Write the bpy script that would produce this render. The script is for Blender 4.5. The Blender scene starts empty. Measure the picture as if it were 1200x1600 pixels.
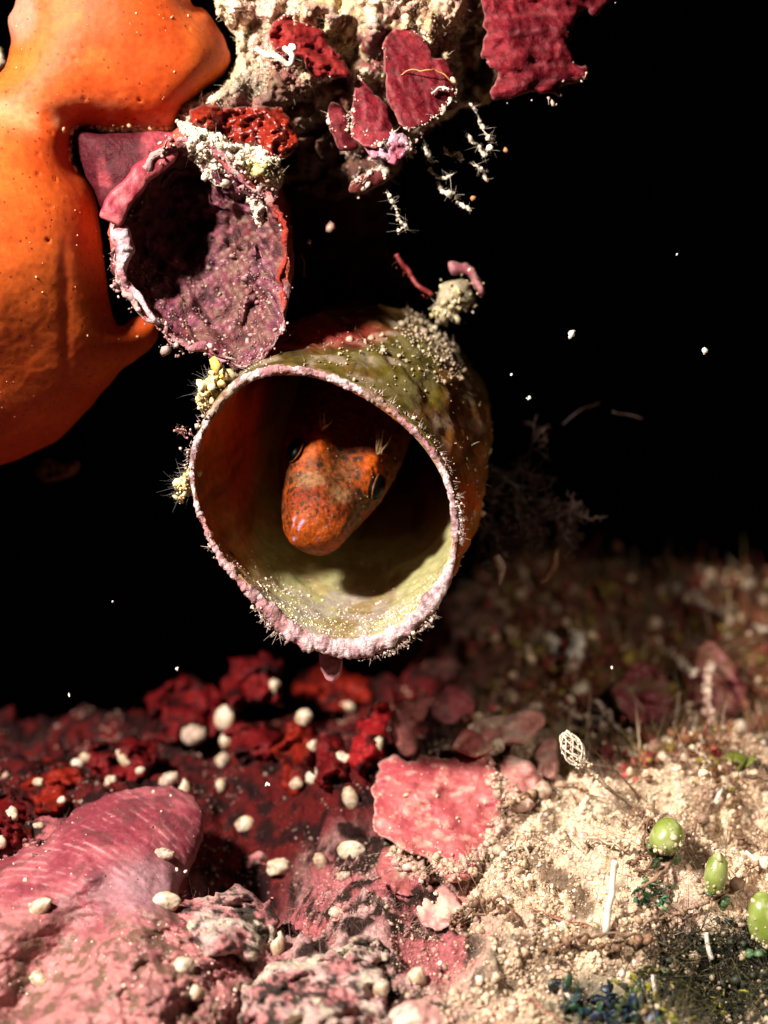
import bpy, math, random
import numpy as np
from mathutils import Vector
from mathutils.bvhtree import BVHTree

random.seed(7)
RNG = np.random.default_rng(11)
SC = bpy.context.scene
COLL = SC.collection
SC.unit_settings.scale_length = 0.01          # one unit is one centimetre

# ------------------------------------------------------------ camera, light, exposure
CAM_D = 14.0
cam_data = bpy.data.cameras.new("camera")
cam_data.sensor_fit = 'VERTICAL'
cam_data.sensor_height = 24.0
cam_data.lens = 24.0 * CAM_D / 8.0
cam_data.clip_start = 0.1
cam_data.clip_end = 200.0
cam = bpy.data.objects.new("camera", cam_data)
COLL.objects.link(cam)
cam.location = (0, -CAM_D, 0)
cam.rotation_euler = (math.radians(90), 0, 0)
cam_data.dof.use_dof = True
cam_data.dof.focus_distance = CAM_D + 0.1
cam_data.dof.aperture_fstop = cam_data.lens * 0.001 / 0.28
SC.camera = cam

world = bpy.data.worlds.new("World")
SC.world = world
world.use_nodes = True
bg = world.node_tree.nodes.get("Background") or world.node_tree.nodes.new("ShaderNodeBackground")
bg.inputs[0].default_value = (0.30, 0.25, 0.24, 1)
bg.inputs[1].default_value = 0.0006            # night-dark water, practically nothing from around


def strobe(name, loc, target, energy, col, size, cone, blend):
    d = bpy.data.lights.new(name, 'SPOT')
    d.energy = energy
    d.color = col
    d.shadow_soft_size = size
    d.spot_size = math.radians(cone)
    d.spot_blend = blend
    o = bpy.data.objects.new(name, d)
    COLL.objects.link(o)
    o.location = loc
    o.rotation_euler = (Vector(target) - Vector(loc)).to_track_quat('-Z', 'Y').to_euler()
    return o


# the diver's flash, up and to the left of the lens
strobe("strobe", (-9.6, -11.8, 9.2), (0.4, 0.6, -0.6), 50000, (1.0, 0.92, 0.82), 0.85, 46, 0.5)
# the weaker flash on the other arm
strobe("strobe", (7.5, -10.0, 5.5), (2.9, 2.2, -2.4), 4600, (1.0, 0.86, 0.72), 0.5, 36, 0.9)

SC.view_settings.view_transform = 'Standard'
SC.view_settings.look = 'None'
SC.view_settings.exposure = 0.0
SC.view_settings.gamma = 1.0
SC.view_settings.use_curve_mapping = False
SC.render.engine = 'CYCLES'
SC.cycles.use_denoising = True
SC.cycles.max_bounces = 6
SC.cycles.diffuse_bounces = 3
SC.cycles.transmission_bounces = 5
SC.cycles.sample_clamp_indirect = 4.0

# ------------------------------------------------------------ numbers and noise
def W(px, py, y):
    """point at depth y that stands at picture position px, py of the 1200 x 1600 photograph"""
    px = np.asarray(px, float); py = np.asarray(py, float); y = np.asarray(y, float)
    s = (CAM_D + y) / CAM_D / 200.0
    px, py, y, s = np.broadcast_arrays(px, py, y, s)
    return np.stack([(px - 600) * s, y, (800 - py) * s], -1)


def to_px(P):
    s = (CAM_D + P[..., 1]) / CAM_D / 200.0
    return P[..., 0] / s + 600, 800 - P[..., 2] / s


def _h(ix, iy, iz, seed):
    n = (ix.astype(np.int64) * 374761393 + iy.astype(np.int64) * 668265263 + iz.astype(np.int64) * 2147483647 + seed * 974711) & 0xFFFFFFFF
    n = ((n ^ (n >> 13)) * 1274126177) & 0xFFFFFFFF
    n = n ^ (n >> 16)
    n = (n * 2246822519) & 0xFFFFFFFF
    return (n ^ (n >> 15)) / 4294967296.0


def noise(P, f=1.0, seed=0):
    Q = P * f + 57.31
    i = np.floor(Q).astype(np.int64); t = Q - i
    t = t * t * t * (t * (t * 6 - 15) + 10)
    x, y, z = i[..., 0], i[..., 1], i[..., 2]
    r = 0
    for a in (0, 1):
        wa = t[..., 0] if a else 1 - t[..., 0]
        for b in (0, 1):
            wb = t[..., 1] if b else 1 - t[..., 1]
            for c in (0, 1):
                wc = t[..., 2] if c else 1 - t[..., 2]
                r = r + wa * wb * wc * _h(x + a, y + b, z + c, seed)
    return r * 2 - 1


def fbm(P, f=1.0, octaves=4, seed=0, gain=0.5):
    r = 0; a = 1.0
    for k in range(octaves):
        r = r + a * noise(P, f * 2.03 ** k, seed + k * 17)
        a *= gain
    return r


def cells(P, f=1.0, seed=0):
    """distance to the nearest scattered point"""
    Q = P * f + 31.7
    i = np.floor(Q).astype(np.int64)
    best = np.full(Q.shape[:-1], 9.0)
    for a in (-1, 0, 1):
        for b in (-1, 0, 1):
            for c in (-1, 0, 1):
                x, y, z = i[..., 0] + a, i[..., 1] + b, i[..., 2] + c
                d = (x + _h(x, y, z, seed) - Q[..., 0]) ** 2 + (y + _h(x, y, z, seed + 1) - Q[..., 1]) ** 2 + (z + _h(x, y, z, seed + 2) - Q[..., 2]) ** 2
                best = np.minimum(best, d)
    return np.sqrt(best)


def sstep(a, b, x):
    t = np.clip((np.asarray(x, float) - a) / (b - a), 0, 1)
    return t * t * (3 - 2 * t)


def blob(px, py, cx, cy, rx, ry, soft=0.5):
    return 1 - sstep(1 - soft, 1 + soft, np.sqrt(((px - cx) / rx) ** 2 + ((py - cy) / ry) ** 2))


def mix(c0, c1, t):
    t = np.asarray(t, float)[..., None]
    return np.asarray(c0, float) * (1 - t) + np.asarray(c1, float) * t


# ------------------------------------------------------------ objects
def tag(o, label=None, cat=None, group=None, kind=None):
    if label: o["label"] = label
    if cat: o["category"] = cat
    if group: o["group"] = group
    if kind: o["kind"] = kind
    return o


def empty(name, loc, **k):
    o = bpy.data.objects.new(name, None)
    o.empty_display_size = 0.1
    COLL.objects.link(o)
    o.location = [float(c) for c in loc]
    return tag(o, **k)


def mesh(name, V, F, col=None, smooth=True):
    V = np.asarray(V, np.float32)
    if not isinstance(F, (list, tuple)): F = [F]
    me = bpy.data.meshes.new(name)
    me.vertices.add(len(V))
    me.vertices.foreach_set("co", V.ravel())
    loops = np.concatenate([np.asarray(f, np.int32).ravel() for f in F])
    sizes = np.concatenate([np.full(len(f), f.shape[1], np.int32) for f in F])
    starts = np.concatenate([[0], np.cumsum(sizes)[:-1]]).astype(np.int32)
    me.loops.add(len(loops)); me.loops.foreach_set("vertex_index", loops)
    me.polygons.add(len(sizes)); me.polygons.foreach_set("loop_start", starts)
    me.polygons.foreach_set("use_smooth", np.full(len(sizes), smooth, bool))
    me.update(calc_edges=True)
    me.validate()
    if col is not None:
        c = np.ones((len(V), 4), np.float32)
        c[:, :3] = np.clip(np.broadcast_to(np.asarray(col, np.float32), (len(V), 3)), 0, 1)
        a = me.attributes.new("Col", 'FLOAT_COLOR', 'POINT')
        a.data.foreach_set("color", c.ravel())
    return me


def obj(name, V, F, mat, col=None, parent=None, smooth=True, base=None, **k):
    """one mesh object; its origin goes to its base (or to the parent's origin)"""
    V = np.asarray(V, float)
    if parent is not None:
        org = np.array(parent.location, float)
    elif base is not None:
        org = np.asarray(base, float)
    else:
        org = V.mean(0)
    me = mesh(name, V - org, F, col, smooth)
    me.materials.append(mat)
    o = bpy.data.objects.new(name, me)
    COLL.objects.link(o)
    if parent is not None:
        o.parent = parent
    else:
        o.location = [float(c) for c in org]
    return tag(o, **k)


# ------------------------------------------------------------ materials
def material(name, grain=30.0, gvar=0.45, bump=0.5, bscale=40.0, bdist=0.02, rough=0.55, spec=0.4, sss=0.0, sss_rad=(0.06, 0.02, 0.01),
             trans=0.0, tcol=None, spots=None, lines=None, flat=None, coat=0.0):
    m = bpy.data.materials.new(name); m.use_nodes = True
    nt = m.node_tree; N = nt.nodes; L = nt.links
    N.clear()
    out = N.new("ShaderNodeOutputMaterial")
    p = N.new("ShaderNodeBsdfPrincipled")
    tc = N.new("ShaderNodeTexCoord")
    if flat is None:
        at = N.new("ShaderNodeAttribute"); at.attribute_name = "Col"
        colsock = at.outputs["Color"]
    else:
        rgb = N.new("ShaderNodeRGB"); rgb.outputs[0].default_value = (*flat, 1)
        colsock = rgb.outputs[0]
    n1 = N.new("ShaderNodeTexNoise"); n1.inputs["Scale"].default_value = grain; n1.inputs["Detail"].default_value = 5; n1.inputs["Roughness"].default_value = 0.65
    L.new(tc.outputs["Object"], n1.inputs["Vector"])
    mr = N.new("ShaderNodeMapRange")
    mr.inputs["From Min"].default_value = 0.3; mr.inputs["From Max"].default_value = 0.7
    mr.inputs["To Min"].default_value = 1 - gvar; mr.inputs["To Max"].default_value = 1 + gvar * 0.8
    L.new(n1.outputs[0], mr.inputs["Value"])
    mul = N.new("ShaderNodeVectorMath"); mul.operation = 'SCALE'
    L.new(colsock, mul.inputs[0]); L.new(mr.outputs[0], mul.inputs["Scale"])
    csock = mul.outputs[0]
    if spots:
        sc_, thr, sc_col = spots
        v = N.new("ShaderNodeTexVoronoi"); v.inputs["Scale"].default_value = sc_
        L.new(tc.outputs["Object"], v.inputs["Vector"])
        r = N.new("ShaderNodeMapRange"); r.inputs["From Min"].default_value = thr; r.inputs["From Max"].default_value = thr * 0.5
        L.new(v.outputs["Distance"], r.inputs["Value"])
        mx = N.new("ShaderNodeMix"); mx.data_type = 'RGBA'
        L.new(r.outputs[0], mx.inputs[0]); L.new(csock, mx.inputs[6]); mx.inputs[7].default_value = (*sc_col, 1)
        csock = mx.outputs[2]
    L.new(csock, p.inputs["Base Color"])
    p.inputs["Roughness"].default_value = rough
    p.inputs["Specular IOR Level"].default_value = spec
    if coat:
        p.inputs["Coat Weight"].default_value = coat; p.inputs["Coat Roughness"].default_value = 0.25
    if sss:
        p.inputs["Subsurface Weight"].default_value = sss
        p.inputs["Subsurface Radius"].default_value = sss_rad
        p.inputs["Subsurface Scale"].default_value = 1.0
    n2 = N.new("ShaderNodeTexNoise"); n2.inputs["Scale"].default_value = bscale; n2.inputs["Detail"].default_value = 6; n2.inputs["Roughness"].default_value = 0.6
    L.new(tc.outputs["Object"], n2.inputs["Vector"])
    b = N.new("ShaderNodeBump"); b.inputs["Strength"].default_value = bump; b.inputs["Distance"].default_value = bdist
    L.new(n2.outputs[0], b.inputs["Height"])
    L.new(b.outputs[0], p.inputs["Normal"])
    if trans:
        t = N.new("ShaderNodeBsdfTranslucent")
        if tcol: 
            tm = N.new("ShaderNodeMix"); tm.data_type = 'RGBA'; tm.blend_type = 'MULTIPLY'; tm.inputs[0].default_value = 1
            L.new(csock, tm.inputs[6]); tm.inputs[7].default_value = (*tcol, 1); L.new(tm.outputs[2], t.inputs["Color"])
        else:
            L.new(csock, t.inputs["Color"])
        ms = N.new("ShaderNodeMixShader"); ms.inputs[0].default_value = trans
        L.new(p.outputs[0], ms.inputs[1]); L.new(t.outputs[0], ms.inputs[2])
        L.new(ms.outputs[0], out.inputs[0])
    else:
        L.new(p.outputs[0], out.inputs[0])
    return m


M_CRUST = material("crust", grain=22, gvar=0.5, bump=0.9, bscale=38, bdist=0.03, rough=0.6, spec=0.35)
M_CRUMB = material("crumb", grain=30, gvar=0.35, bump=0.5, bscale=60, bdist=0.012, rough=0.5, spec=0.45, sss=0.0)
M_SAND = material("sand", grain=26, gvar=0.55, bump=1.0, bscale=34, bdist=0.035, rough=0.75, spec=0.12)
M_SPONGE = material("orange_sponge", grain=20, gvar=0.22, bump=0.12, bscale=60, bdist=0.010, rough=0.6, spec=0.22, sss=0.3, sss_rad=(0.07, 0.025, 0.008), spots=(13, 0.17, (0.20, 0.018, 0.004)))
M_PLATE = material("red_alga", grain=20, gvar=0.55, bump=0.7, bscale=34, bdist=0.022, rough=0.5, spec=0.12)
M_PINK = material("pink_alga", grain=24, gvar=0.28, bump=0.45, bscale=45, bdist=0.014, rough=0.5, spec=0.35)
M_TUBE = material("tube_wall", grain=14, gvar=0.3, bump=0.5, bscale=26, bdist=0.02, rough=0.42, spec=0.45, trans=0.5, tcol=(1.0, 0.42, 0.08))
M_RIM = material("rim_crust", grain=40, gvar=0.3, bump=0.9, bscale=48, bdist=0.03, rough=0.6, spec=0.3, sss=0.15, sss_rad=(0.04, 0.02, 0.02))
M_FISH = material("fish_skin", grain=24, gvar=0.6, bump=0.6, bscale=36, bdist=0.018, rough=0.5, spec=0.14, sss=0.04, sss_rad=(0.03, 0.01, 0.004))
M_EYE = material("fish_eye", grain=10, gvar=0.1, bump=0.0, flat=(0.001, 0.0014, 0.0014), rough=0.35, spec=0.08)
M_SHELL = material("tiny_shell", grain=9, gvar=0.22, bump=0.25, bscale=22, bdist=0.01, rough=0.4, spec=0.45, sss=0.15, sss_rad=(0.05, 0.035, 0.025))
M_THREAD = material("thread", grain=30, gvar=0.4, bump=0.3, bscale=60, bdist=0.008, rough=0.55, spec=0.4)
M_BUBBLE = material("bubble_alga", grain=7, gvar=0.12, bump=0.2, bscale=20, bdist=0.012, rough=0.3, spec=0.5, sss=0.5, sss_rad=(0.08, 0.12, 0.03))
M_LEAF = material("leafy_alga", grain=20, gvar=0.4, bump=0.4, bscale=30, bdist=0.015, rough=0.4, spec=0.5)

# ------------------------------------------------------------ shape helpers
def closed_curve(pts, n_per=10):
    P = np.asarray(pts, float)
    p0, p1, p2, p3 = np.roll(P, 1, 0), P, np.roll(P, -1, 0), np.roll(P, -2, 0)
    t = np.linspace(0, 1, n_per, endpoint=False)[None, :, None]
    a, b, c, d = p0[:, None], p1[:, None], p2[:, None], p3[:, None]
    r = 0.5 * (2 * b + (c - a) * t + (2 * a - 5 * b + 4 * c - d) * t ** 2 + (3 * b - a - 3 * c + d) * t ** 3)
    return r.reshape(-1, P.shape[1])


def open_curve(pts, n=24):
    P = np.asarray(pts, float)
    if len(P) == 2:
        t = np.linspace(0, 1, n)[:, None]
        return P[0] * (1 - t) + P[1] * t
    E = np.vstack([2 * P[0] - P[1], P, 2 * P[-1] - P[-2]])
    out = []
    k = len(P) - 1
    for u in np.linspace(0, k - 1e-6, n):
        i = int(u); t = u - i
        a, b, c, d = E[i], E[i + 1], E[i + 2], E[i + 3]
        out.append(0.5 * (2 * b + (c - a) * t + (2 * a - 5 * b + 4 * c - d) * t * t + (3 * b - a - 3 * c + d) * t ** 3))
    return np.array(out)


def inside(poly, X, Y):
    x0, y0 = poly[:, 0], poly[:, 1]
    x1, y1 = np.roll(x0, -1), np.roll(y0, -1)
    r = np.zeros(X.shape, bool)
    for a, b, c, d in zip(x0, y0, x1, y1):
        if b == d: continue
        m = ((b > Y) != (d > Y)) & (X < (c - a) * (Y - b) / (d - b) + a)
        r ^= m
    return r


def nearest_on(poly, Q):
    best = np.full(len(Q), 1e18); R = Q.copy()
    for A, B in zip(poly, np.roll(poly, -1, 0)):
        ab = B - A; l = (ab ** 2).sum()
        if l < 1e-12: continue
        t = np.clip(((Q - A) @ ab) / l, 0, 1)
        C = A + t[:, None] * ab
        d = ((Q - C) ** 2).sum(1)
        m = d < best
        best[m] = d[m]; R[m] = C[m]
    return R


def poisson(mask, u0, it):
    u = u0.copy()
    for _ in range(it):
        p = np.pad(u, 1)
        u = np.where(mask, 0.25 * (p[2:, 1:-1] + p[:-2, 1:-1] + p[1:-1, 2:] + p[1:-1, :-2] + 1.0), 0)
    return u


def inflate(pts, yf, H, Hb, step=4.0, jit=3.0, seed=0, power=0.5, cap=None, disp=None, col=None, n_per=10):
    """a closed lump or plate with the outline pts: front bulges by H towards the viewer, back by Hb away"""
    poly = closed_curve(pts, n_per)
    if jit:
        q = np.c_[poly / 200.0, np.full(len(poly), seed * 3.1)]
        poly = poly + jit * np.c_[fbm(q, 9, 3, seed), fbm(q, 9, 3, seed + 50)]
    lo = poly.min(0) - step * 2; hi = poly.max(0) + step * 2
    xs = np.arange(lo[0], hi[0], step); ys = np.arange(lo[1], hi[1], step)
    cx = (xs[:-1] + xs[1:]) / 2; cy = (ys[:-1] + ys[1:]) / 2
    CX, CY = np.meshgrid(cx, cy)
    kc = inside(poly, CX, CY)
    X, Y = np.meshgrid(xs, ys)
    kp = np.pad(kc.astype(int), 1)
    cnt = kp[:-1, :-1] + kp[1:, :-1] + kp[:-1, 1:] + kp[1:, 1:]
    used = cnt > 0; inner = cnt == 4; bnd = used & ~inner
    # coarse then fine solve
    k = 5
    cm = inner[::k, ::k]
    cu = poisson(cm, np.zeros(cm.shape), 500) * k * k
    iy = np.minimum(np.arange(len(ys)) / k, cm.shape[0] - 1.001); ix = np.minimum(np.arange(len(xs)) / k, cm.shape[1] - 1.001)
    i0 = np.clip(iy.astype(int), 0, max(cm.shape[0] - 2, 0)); j0 = np.clip(ix.astype(int), 0, max(cm.shape[1] - 2, 0))
    if cm.shape[0] > 1 and cm.shape[1] > 1:
        fy = (iy - i0)[:, None]; fx = (ix - j0)[None]
        g = lambda a, b: cu[np.ix_(i0 + a, j0 + b)]
        u = g(0, 0) * (1 - fy) * (1 - fx) + g(1, 0) * fy * (1 - fx) + g(0, 1) * (1 - fy) * fx + g(1, 1) * fy * fx
    else:
        u = np.zeros(X.shape)
    u = poisson(inner, np.where(inner, u, 0), 160)
    u = u / max(u.max(), 1e-9)
    h = u ** power
    if cap: h = np.minimum(h, cap) / cap * 0.8 + h * 0.2
    XY = np.stack([X, Y], -1)
    b_idx = np.argwhere(bnd)
    XY[bnd] = nearest_on(poly, XY[bnd])
    px, py = XY[..., 0], XY[..., 1]
    y0 = yf(px, py) if callable(yf) else np.full(px.shape, float(yf))
    yfr = y0 - H * h
    P = W(px, py, yfr)
    if disp is not None:
        d = disp(px, py, h, P)
        edge = 0.25 + 0.75 * np.minimum(1, h * 2.5)
        P = W(px, py, yfr - d * edge)
    B = W(px, py, y0 + Hb * h)
    idf = np.full(X.shape, -1); idf[used] = np.arange(used.sum())
    nf = int(used.sum())
    idb = idf.copy(); idb[inner] = nf + np.arange(inner.sum())
    V = np.vstack([P[used], B[inner]])
    c = np.argwhere(kc)
    r, q = c[:, 0], c[:, 1]
    Ff = np.c_[idf[r, q], idf[r + 1, q], idf[r + 1, q + 1], idf[r, q + 1]]
    Fb = np.c_[idb[r, q], idb[r, q + 1], idb[r + 1, q + 1], idb[r + 1, q]]
    F = np.vstack([Ff, Fb])
    C = None
    if col is not None:
        if callable(col):
            C = col(px, py, h, P)
            C = np.broadcast_to(C, P.shape)
            C = np.vstack([C[used], C[inner]])
        else:
            C = np.broadcast_to(np.asarray(col, float), (len(V), 3))
    return V, F, C, len(Ff)


_t = (1 + 5 ** 0.5) / 2
ICO_V = np.array([(-1, _t, 0), (1, _t, 0), (-1, -_t, 0), (1, -_t, 0), (0, -1, _t), (0, 1, _t), (0, -1, -_t), (0, 1, -_t), (_t, 0, -1), (_t, 0, 1), (-_t, 0, -1), (-_t, 0, 1)]) / math.sqrt(1 + _t * _t)
ICO_F = np.array([(0, 11, 5), (0, 5, 1), (0, 1, 7), (0, 7, 10), (0, 10, 11), (1, 5, 9), (5, 11, 4), (11, 10, 2), (10, 7, 6), (7, 1, 8), (3, 9, 4), (3, 4, 2), (3, 2, 6), (3, 6, 8), (3, 8, 9), (4, 9, 5), (2, 4, 11), (6, 2, 10), (8, 6, 7), (9, 8, 1)])


def crumbs(P, size, col, var=0.35, squash=0.35):
    """many small uneven grains as one sheet of geometry"""
    n = len(P)
    size = np.broadcast_to(np.asarray(size, float), (n,))
    ax = 1 + squash * RNG.uniform(-1, 1, (n, 1, 3))
    j = 1 + 0.35 * RNG.uniform(-1, 1, (n, 12, 1))
    q = RNG.normal(size=(n, 4)); q /= np.linalg.norm(q, axis=1)[:, None]
    w, x, y, z = q.T
    R = np.stack([1 - 2 * (y * y + z * z), 2 * (x * y - z * w), 2 * (x * z + y * w), 2 * (x * y + z * w), 1 - 2 * (x * x + z * z), 2 * (y * z - x * w), 2 * (x * z - y * w), 2 * (y * z + x * w), 1 - 2 * (x * x + y * y)], -1).reshape(n, 3, 3)
    V = np.einsum('nij,nkj->nki', R, ICO_V[None] * ax * j) * size[:, None, None] + P[:, None]
    F = (ICO_F[None] + 12 * np.arange(n)[:, None, None]).reshape(-1, 3)
    col = np.broadcast_to(np.asarray(col, float), (n, 3))
    C = np.repeat(col * (1 + var * RNG.uniform(-1, 1, (n, 1))), 12, 0)
    return V.reshape(-1, 3), F, C


def hairs(P, D, length, rad, col, var=0.3, bend=0.6, seg=4):
    """many short thin tapering threads"""
    n = len(P)
    D = D / np.maximum(np.linalg.norm(D, axis=1)[:, None], 1e-9)
    length = np.broadcast_to(np.asarray(length, float), (n,)); rad = np.broadcast_to(np.asarray(rad, float), (n,))
    bd = RNG.normal(size=(n, 3)) * bend
    a = np.cross(D, RNG.normal(size=(n, 3))); a /= np.linalg.norm(a, axis=1)[:, None] + 1e-9
    b = np.cross(D, a)
    rows = []
    for k in range(seg + 1):
        t = k / seg
        c = P + D * (length * t)[:, None] + bd * (length * t * t)[:, None]
        r = rad * (1 - 0.75 * t)
        for m in range(3):
            an = m * 2 * math.pi / 3
            rows.append(c + (a * math.cos(an) + b * math.sin(an)) * r[:, None])
    V = np.stack(rows, 1)
    f = []
    for k in range(seg):
        for m in range(3):
            f.append((3 * k + m, 3 * k + (m + 1) % 3, 3 * k + 3 + (m + 1) % 3, 3 * k + 3 + m))
    f = np.array(f)
    F = (f[None] + 3 * (seg + 1) * np.arange(n)[:, None, None]).reshape(-1, 4)
    col = np.broadcast_to(np.asarray(col, float), (n, 3))
    C = np.repeat(col * (1 + var * RNG.uniform(-1, 1, (n, 1))), 3 * (seg + 1), 0)
    return V.reshape(-1, 3), F, C


def strand(path, rad, sides=7, wob=0.0, seed=0):
    """one thread along a path, rad a number or one per point; ends closed"""
    P = np.asarray(path, float); n = len(P)
    if wob: P = P + wob * np.stack([fbm(P + 9 * k, 6, 3, seed + 7 * k) for k in range(3)], -1)
    rad = np.broadcast_to(np.asarray(rad, float), (n,))
    T = np.gradient(P, axis=0); T /= np.linalg.norm(T, axis=1)[:, None] + 1e-9
    ref = np.array([0.31, 0.85, 0.42])
    A = np.cross(T, ref); A /= np.linalg.norm(A, axis=1)[:, None] + 1e-9
    B = np.cross(T, A)
    an = np.arange(sides) * 2 * np.pi / sides
    V = P[:, None] + rad[:, None, None] * (A[:, None] * np.cos(an)[None, :, None] + B[:, None] * np.sin(an)[None, :, None])
    i = np.arange(n - 1)[:, None] * sides; j = np.arange(sides)[None]; k = (j + 1) % sides
    F = np.stack([i + j, i + k, i + sides + k, i + sides + j], -1).reshape(-1, 4)
    V = np.vstack([V.reshape(-1, 3), P[:1], P[-1:]])
    m = n * sides
    caps = np.vstack([np.array([(m, (q + 1) % sides, q) for q in range(sides)]), np.array([(m + 1, m - sides + q, m - sides + (q + 1) % sides) for q in range(sides)])])
    return V, [F, caps]


def join(parts):
    """parts: (V, F or [F..], C)"""
    Vs, F3, F4, Cs, o = [], [], [], [], 0
    for V, F, C in parts:
        for f in (F if isinstance(F, list) else [F]):
            (F3 if f.shape[1] == 3 else F4).append(np.asarray(f) + o)
        Vs.append(V); Cs.append(np.broadcast_to(np.asarray(C, float), (len(V), 3))); o += len(V)
    F = []
    if F4: F.append(np.vstack(F4))
    if F3: F.append(np.vstack(F3))
    return np.vstack(Vs), F, np.vstack(Cs)


def sample(V, F, n, wf=None, C=None):
    """points spread over a quad mesh, with normals (and colours)"""
    A, B, Cc, D = V[F[:, 0]], V[F[:, 1]], V[F[:, 2]], V[F[:, 3]]
    nr = np.cross(Cc - A, D - B); ar = np.linalg.norm(nr, axis=1) + 1e-12
    w = ar.copy()
    if wf is not None: w = w * np.clip(wf((A + B + Cc + D) / 4, nr / ar[:, None]), 0, None)
    idx = RNG.choice(len(F), n, p=w / w.sum())
    u, v = RNG.random((2, n, 1))
    P = (A[idx] * (1 - u) + B[idx] * u) * (1 - v) + (D[idx] * (1 - u) + Cc[idx] * u) * v
    Nn = nr[idx] / ar[idx, None]
    if C is not None:
        return P, Nn, C[F[idx, 0]]
    return P, Nn


BVH = []
def solid(V, F):
    F = [f for f in (F if isinstance(F, list) else [F])]
    BVH.append(BVHTree.FromPolygons([tuple(v) for v in V.tolist()], [tuple(f) for ff in F for f in ff.tolist()]))


def look(px, py, default=3.0):
    """the first surface under picture position px, py: point and normal"""
    o = Vector((0, -CAM_D, 0)); d = (Vector(W(px, py, 0.0)) - o).normalized()
    best = None
    for t in BVH:
        loc, nor, i, dist = t.ray_cast(o, d, 60)
        if loc is not None and (best is None or dist < best[2]): best = (loc, nor, dist)
    if best is None:
        return np.array(W(px, py, default)), np.array((0, -0.6, 0.8))
    n = np.array(best[1])
    if n @ np.array(d) > 0: n = -n
    return np.array(best[0]), n


# colours of the things themselves
CREAM = (0.60, 0.50, 0.34); SANDC = (0.74, 0.53, 0.36); BROWN = (0.10, 0.055, 0.03); OLIVE = (0.17, 0.13, 0.03)
RED = (0.24, 0.018, 0.030); DRED = (0.16, 0.010, 0.016); SCARLET = (0.42, 0.03, 0.015); PINKC = (0.50, 0.155, 0.165); MAUVE = (0.42, 0.22, 0.25)
LILAC = (0.62, 0.42, 0.47); WHITE = (0.72, 0.66, 0.56)

# ============================================================ the seabed
def seabed_z(x, y):
    yk = [-5, -2.2, -1.2, 0, 1.6, 4, 7, 8.2, 11]
    zk = [-6.2, -4.3, -3.72, -3.02, -2.32, -1.78, -0.92, -0.95, -3.5]
    z = np.interp(y, yk, zk)
    left = 1 - sstep(-1.6, 1.0, x)
    z = z - left * sstep(0.8, 4.0, y) * 0.42 - left * sstep(4.2, 6.5, y) * 2.6
    z = z + 0.28 * np.exp(-((x - 1.9) / 0.9) ** 2 - ((y - 0.2) / 0.8) ** 2)
    z = z - 1.2 * np.exp(-((x - 2.5) / 0.34) ** 2 - ((y + 0.5) / 0.34) ** 2)
    z = z - 0.4 * np.exp(-((x - 0.5) / 0.3) ** 2 - ((y - 0.0) / 0.25) ** 2)
    z = z - 1.3 * np.exp(-((x + 1.2) / 0.55) ** 2 - ((y - 0.9) / 0.65) ** 2)
    z = z - 0.25 * np.exp(-((x + 0.5) / 0.35) ** 2 - ((y - 0.15) / 0.3) ** 2)
    return z


xs = np.linspace(-4.9, 4.9, 470)
ys = np.concatenate([np.arange(-2.6, 2.0, 0.018), np.arange(2.0, 9.8, 0.045)])
X, Y = np.meshgrid(xs, ys)
Z = seabed_z(X, Y)
Q = np.stack([X, Y, Z * 0.5], -1)
rid = 1 - np.abs(fbm(Q, 1.5, 4, 3))
Z = Z + 0.20 * fbm(Q, 0.9, 3, 1) + 0.16 * (rid - 0.6) + 0.05 * fbm(Q, 5, 4, 9) + 0.03 * fbm(Q, 13, 3, 14) + 0.05 * np.maximum(0, fbm(Q, 7, 3, 15)) * sstep(-2, 2, X) - 0.10 * sstep(0.15, 0.5, fbm(Q, 2.6, 3, 16))
Z = Z + 0.22 * np.maximum(-0.6, fbm(Q, 2.4, 4, 17)) * sstep(1.4, 2.8, Y) * sstep(0.2, 1.0, X)
P = np.stack([X, Y, Z], -1)
px, py = to_px(P)
nz1 = fbm(P, 2.2, 4, 21); nz2 = fbm(P, 7.0, 4, 31)
right = sstep(640, 860, px + 70 * nz1)
c = mix(SANDC, (0.66, 0.52, 0.38), sstep(-0.4, 0.7, nz2))
c = mix(c, (0.54, 0.33, 0.27), sstep(0.0, 0.5, fbm(P, 3, 3, 27)) * 0.6)
c = mix(c, BROWN, sstep(0.15, 0.6, nz1 + 0.5 * nz2) * 0.85)
pinkz = mix((0.36, 0.10, 0.11), (0.46, 0.27, 0.25), sstep(-0.5, 0.5, nz1)); pinkz = mix(pinkz, (0.025, 0.012, 0.009), sstep(-0.15, 0.3, nz2))
c = c * right[..., None] + pinkz * (1 - right)[..., None]
redz = mix((0.075, 0.004, 0.004), (0.012, 0.002, 0.002), sstep(-0.3, 0.4, nz2))  # red crust, its colour darkened to carry the shade behind the ridge
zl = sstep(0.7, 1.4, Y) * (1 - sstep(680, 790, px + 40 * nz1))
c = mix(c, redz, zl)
turf = sstep(1.0, 3.2, Y) * sstep(650, 860, px)
tz = mix((0.045, 0.016, 0.008), (0.15, 0.022, 0.018), sstep(-0.2, 0.5, nz1)); tz = mix(tz, (0.05, 0.04, 0.006), sstep(0.0, 0.5, nz2))  # bed colour kept dark so the gaps in the turf look shaded
c = mix(c, tz, turf * 0.92)
c = mix(c, (0.010, 0.010, 0.006), blob(px + 25 * nz2, py + 20 * nz1, 1145, 1515, 95, 62, 0.45) * 0.97)  # shade of the hollow painted into the bed colour
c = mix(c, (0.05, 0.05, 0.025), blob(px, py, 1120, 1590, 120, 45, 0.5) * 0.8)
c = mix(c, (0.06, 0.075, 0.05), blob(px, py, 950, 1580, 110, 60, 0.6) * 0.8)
ny, nx = X.shape
ii = np.arange(ny - 1)[:, None] * nx + np.arange(nx - 1)[None]
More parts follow.
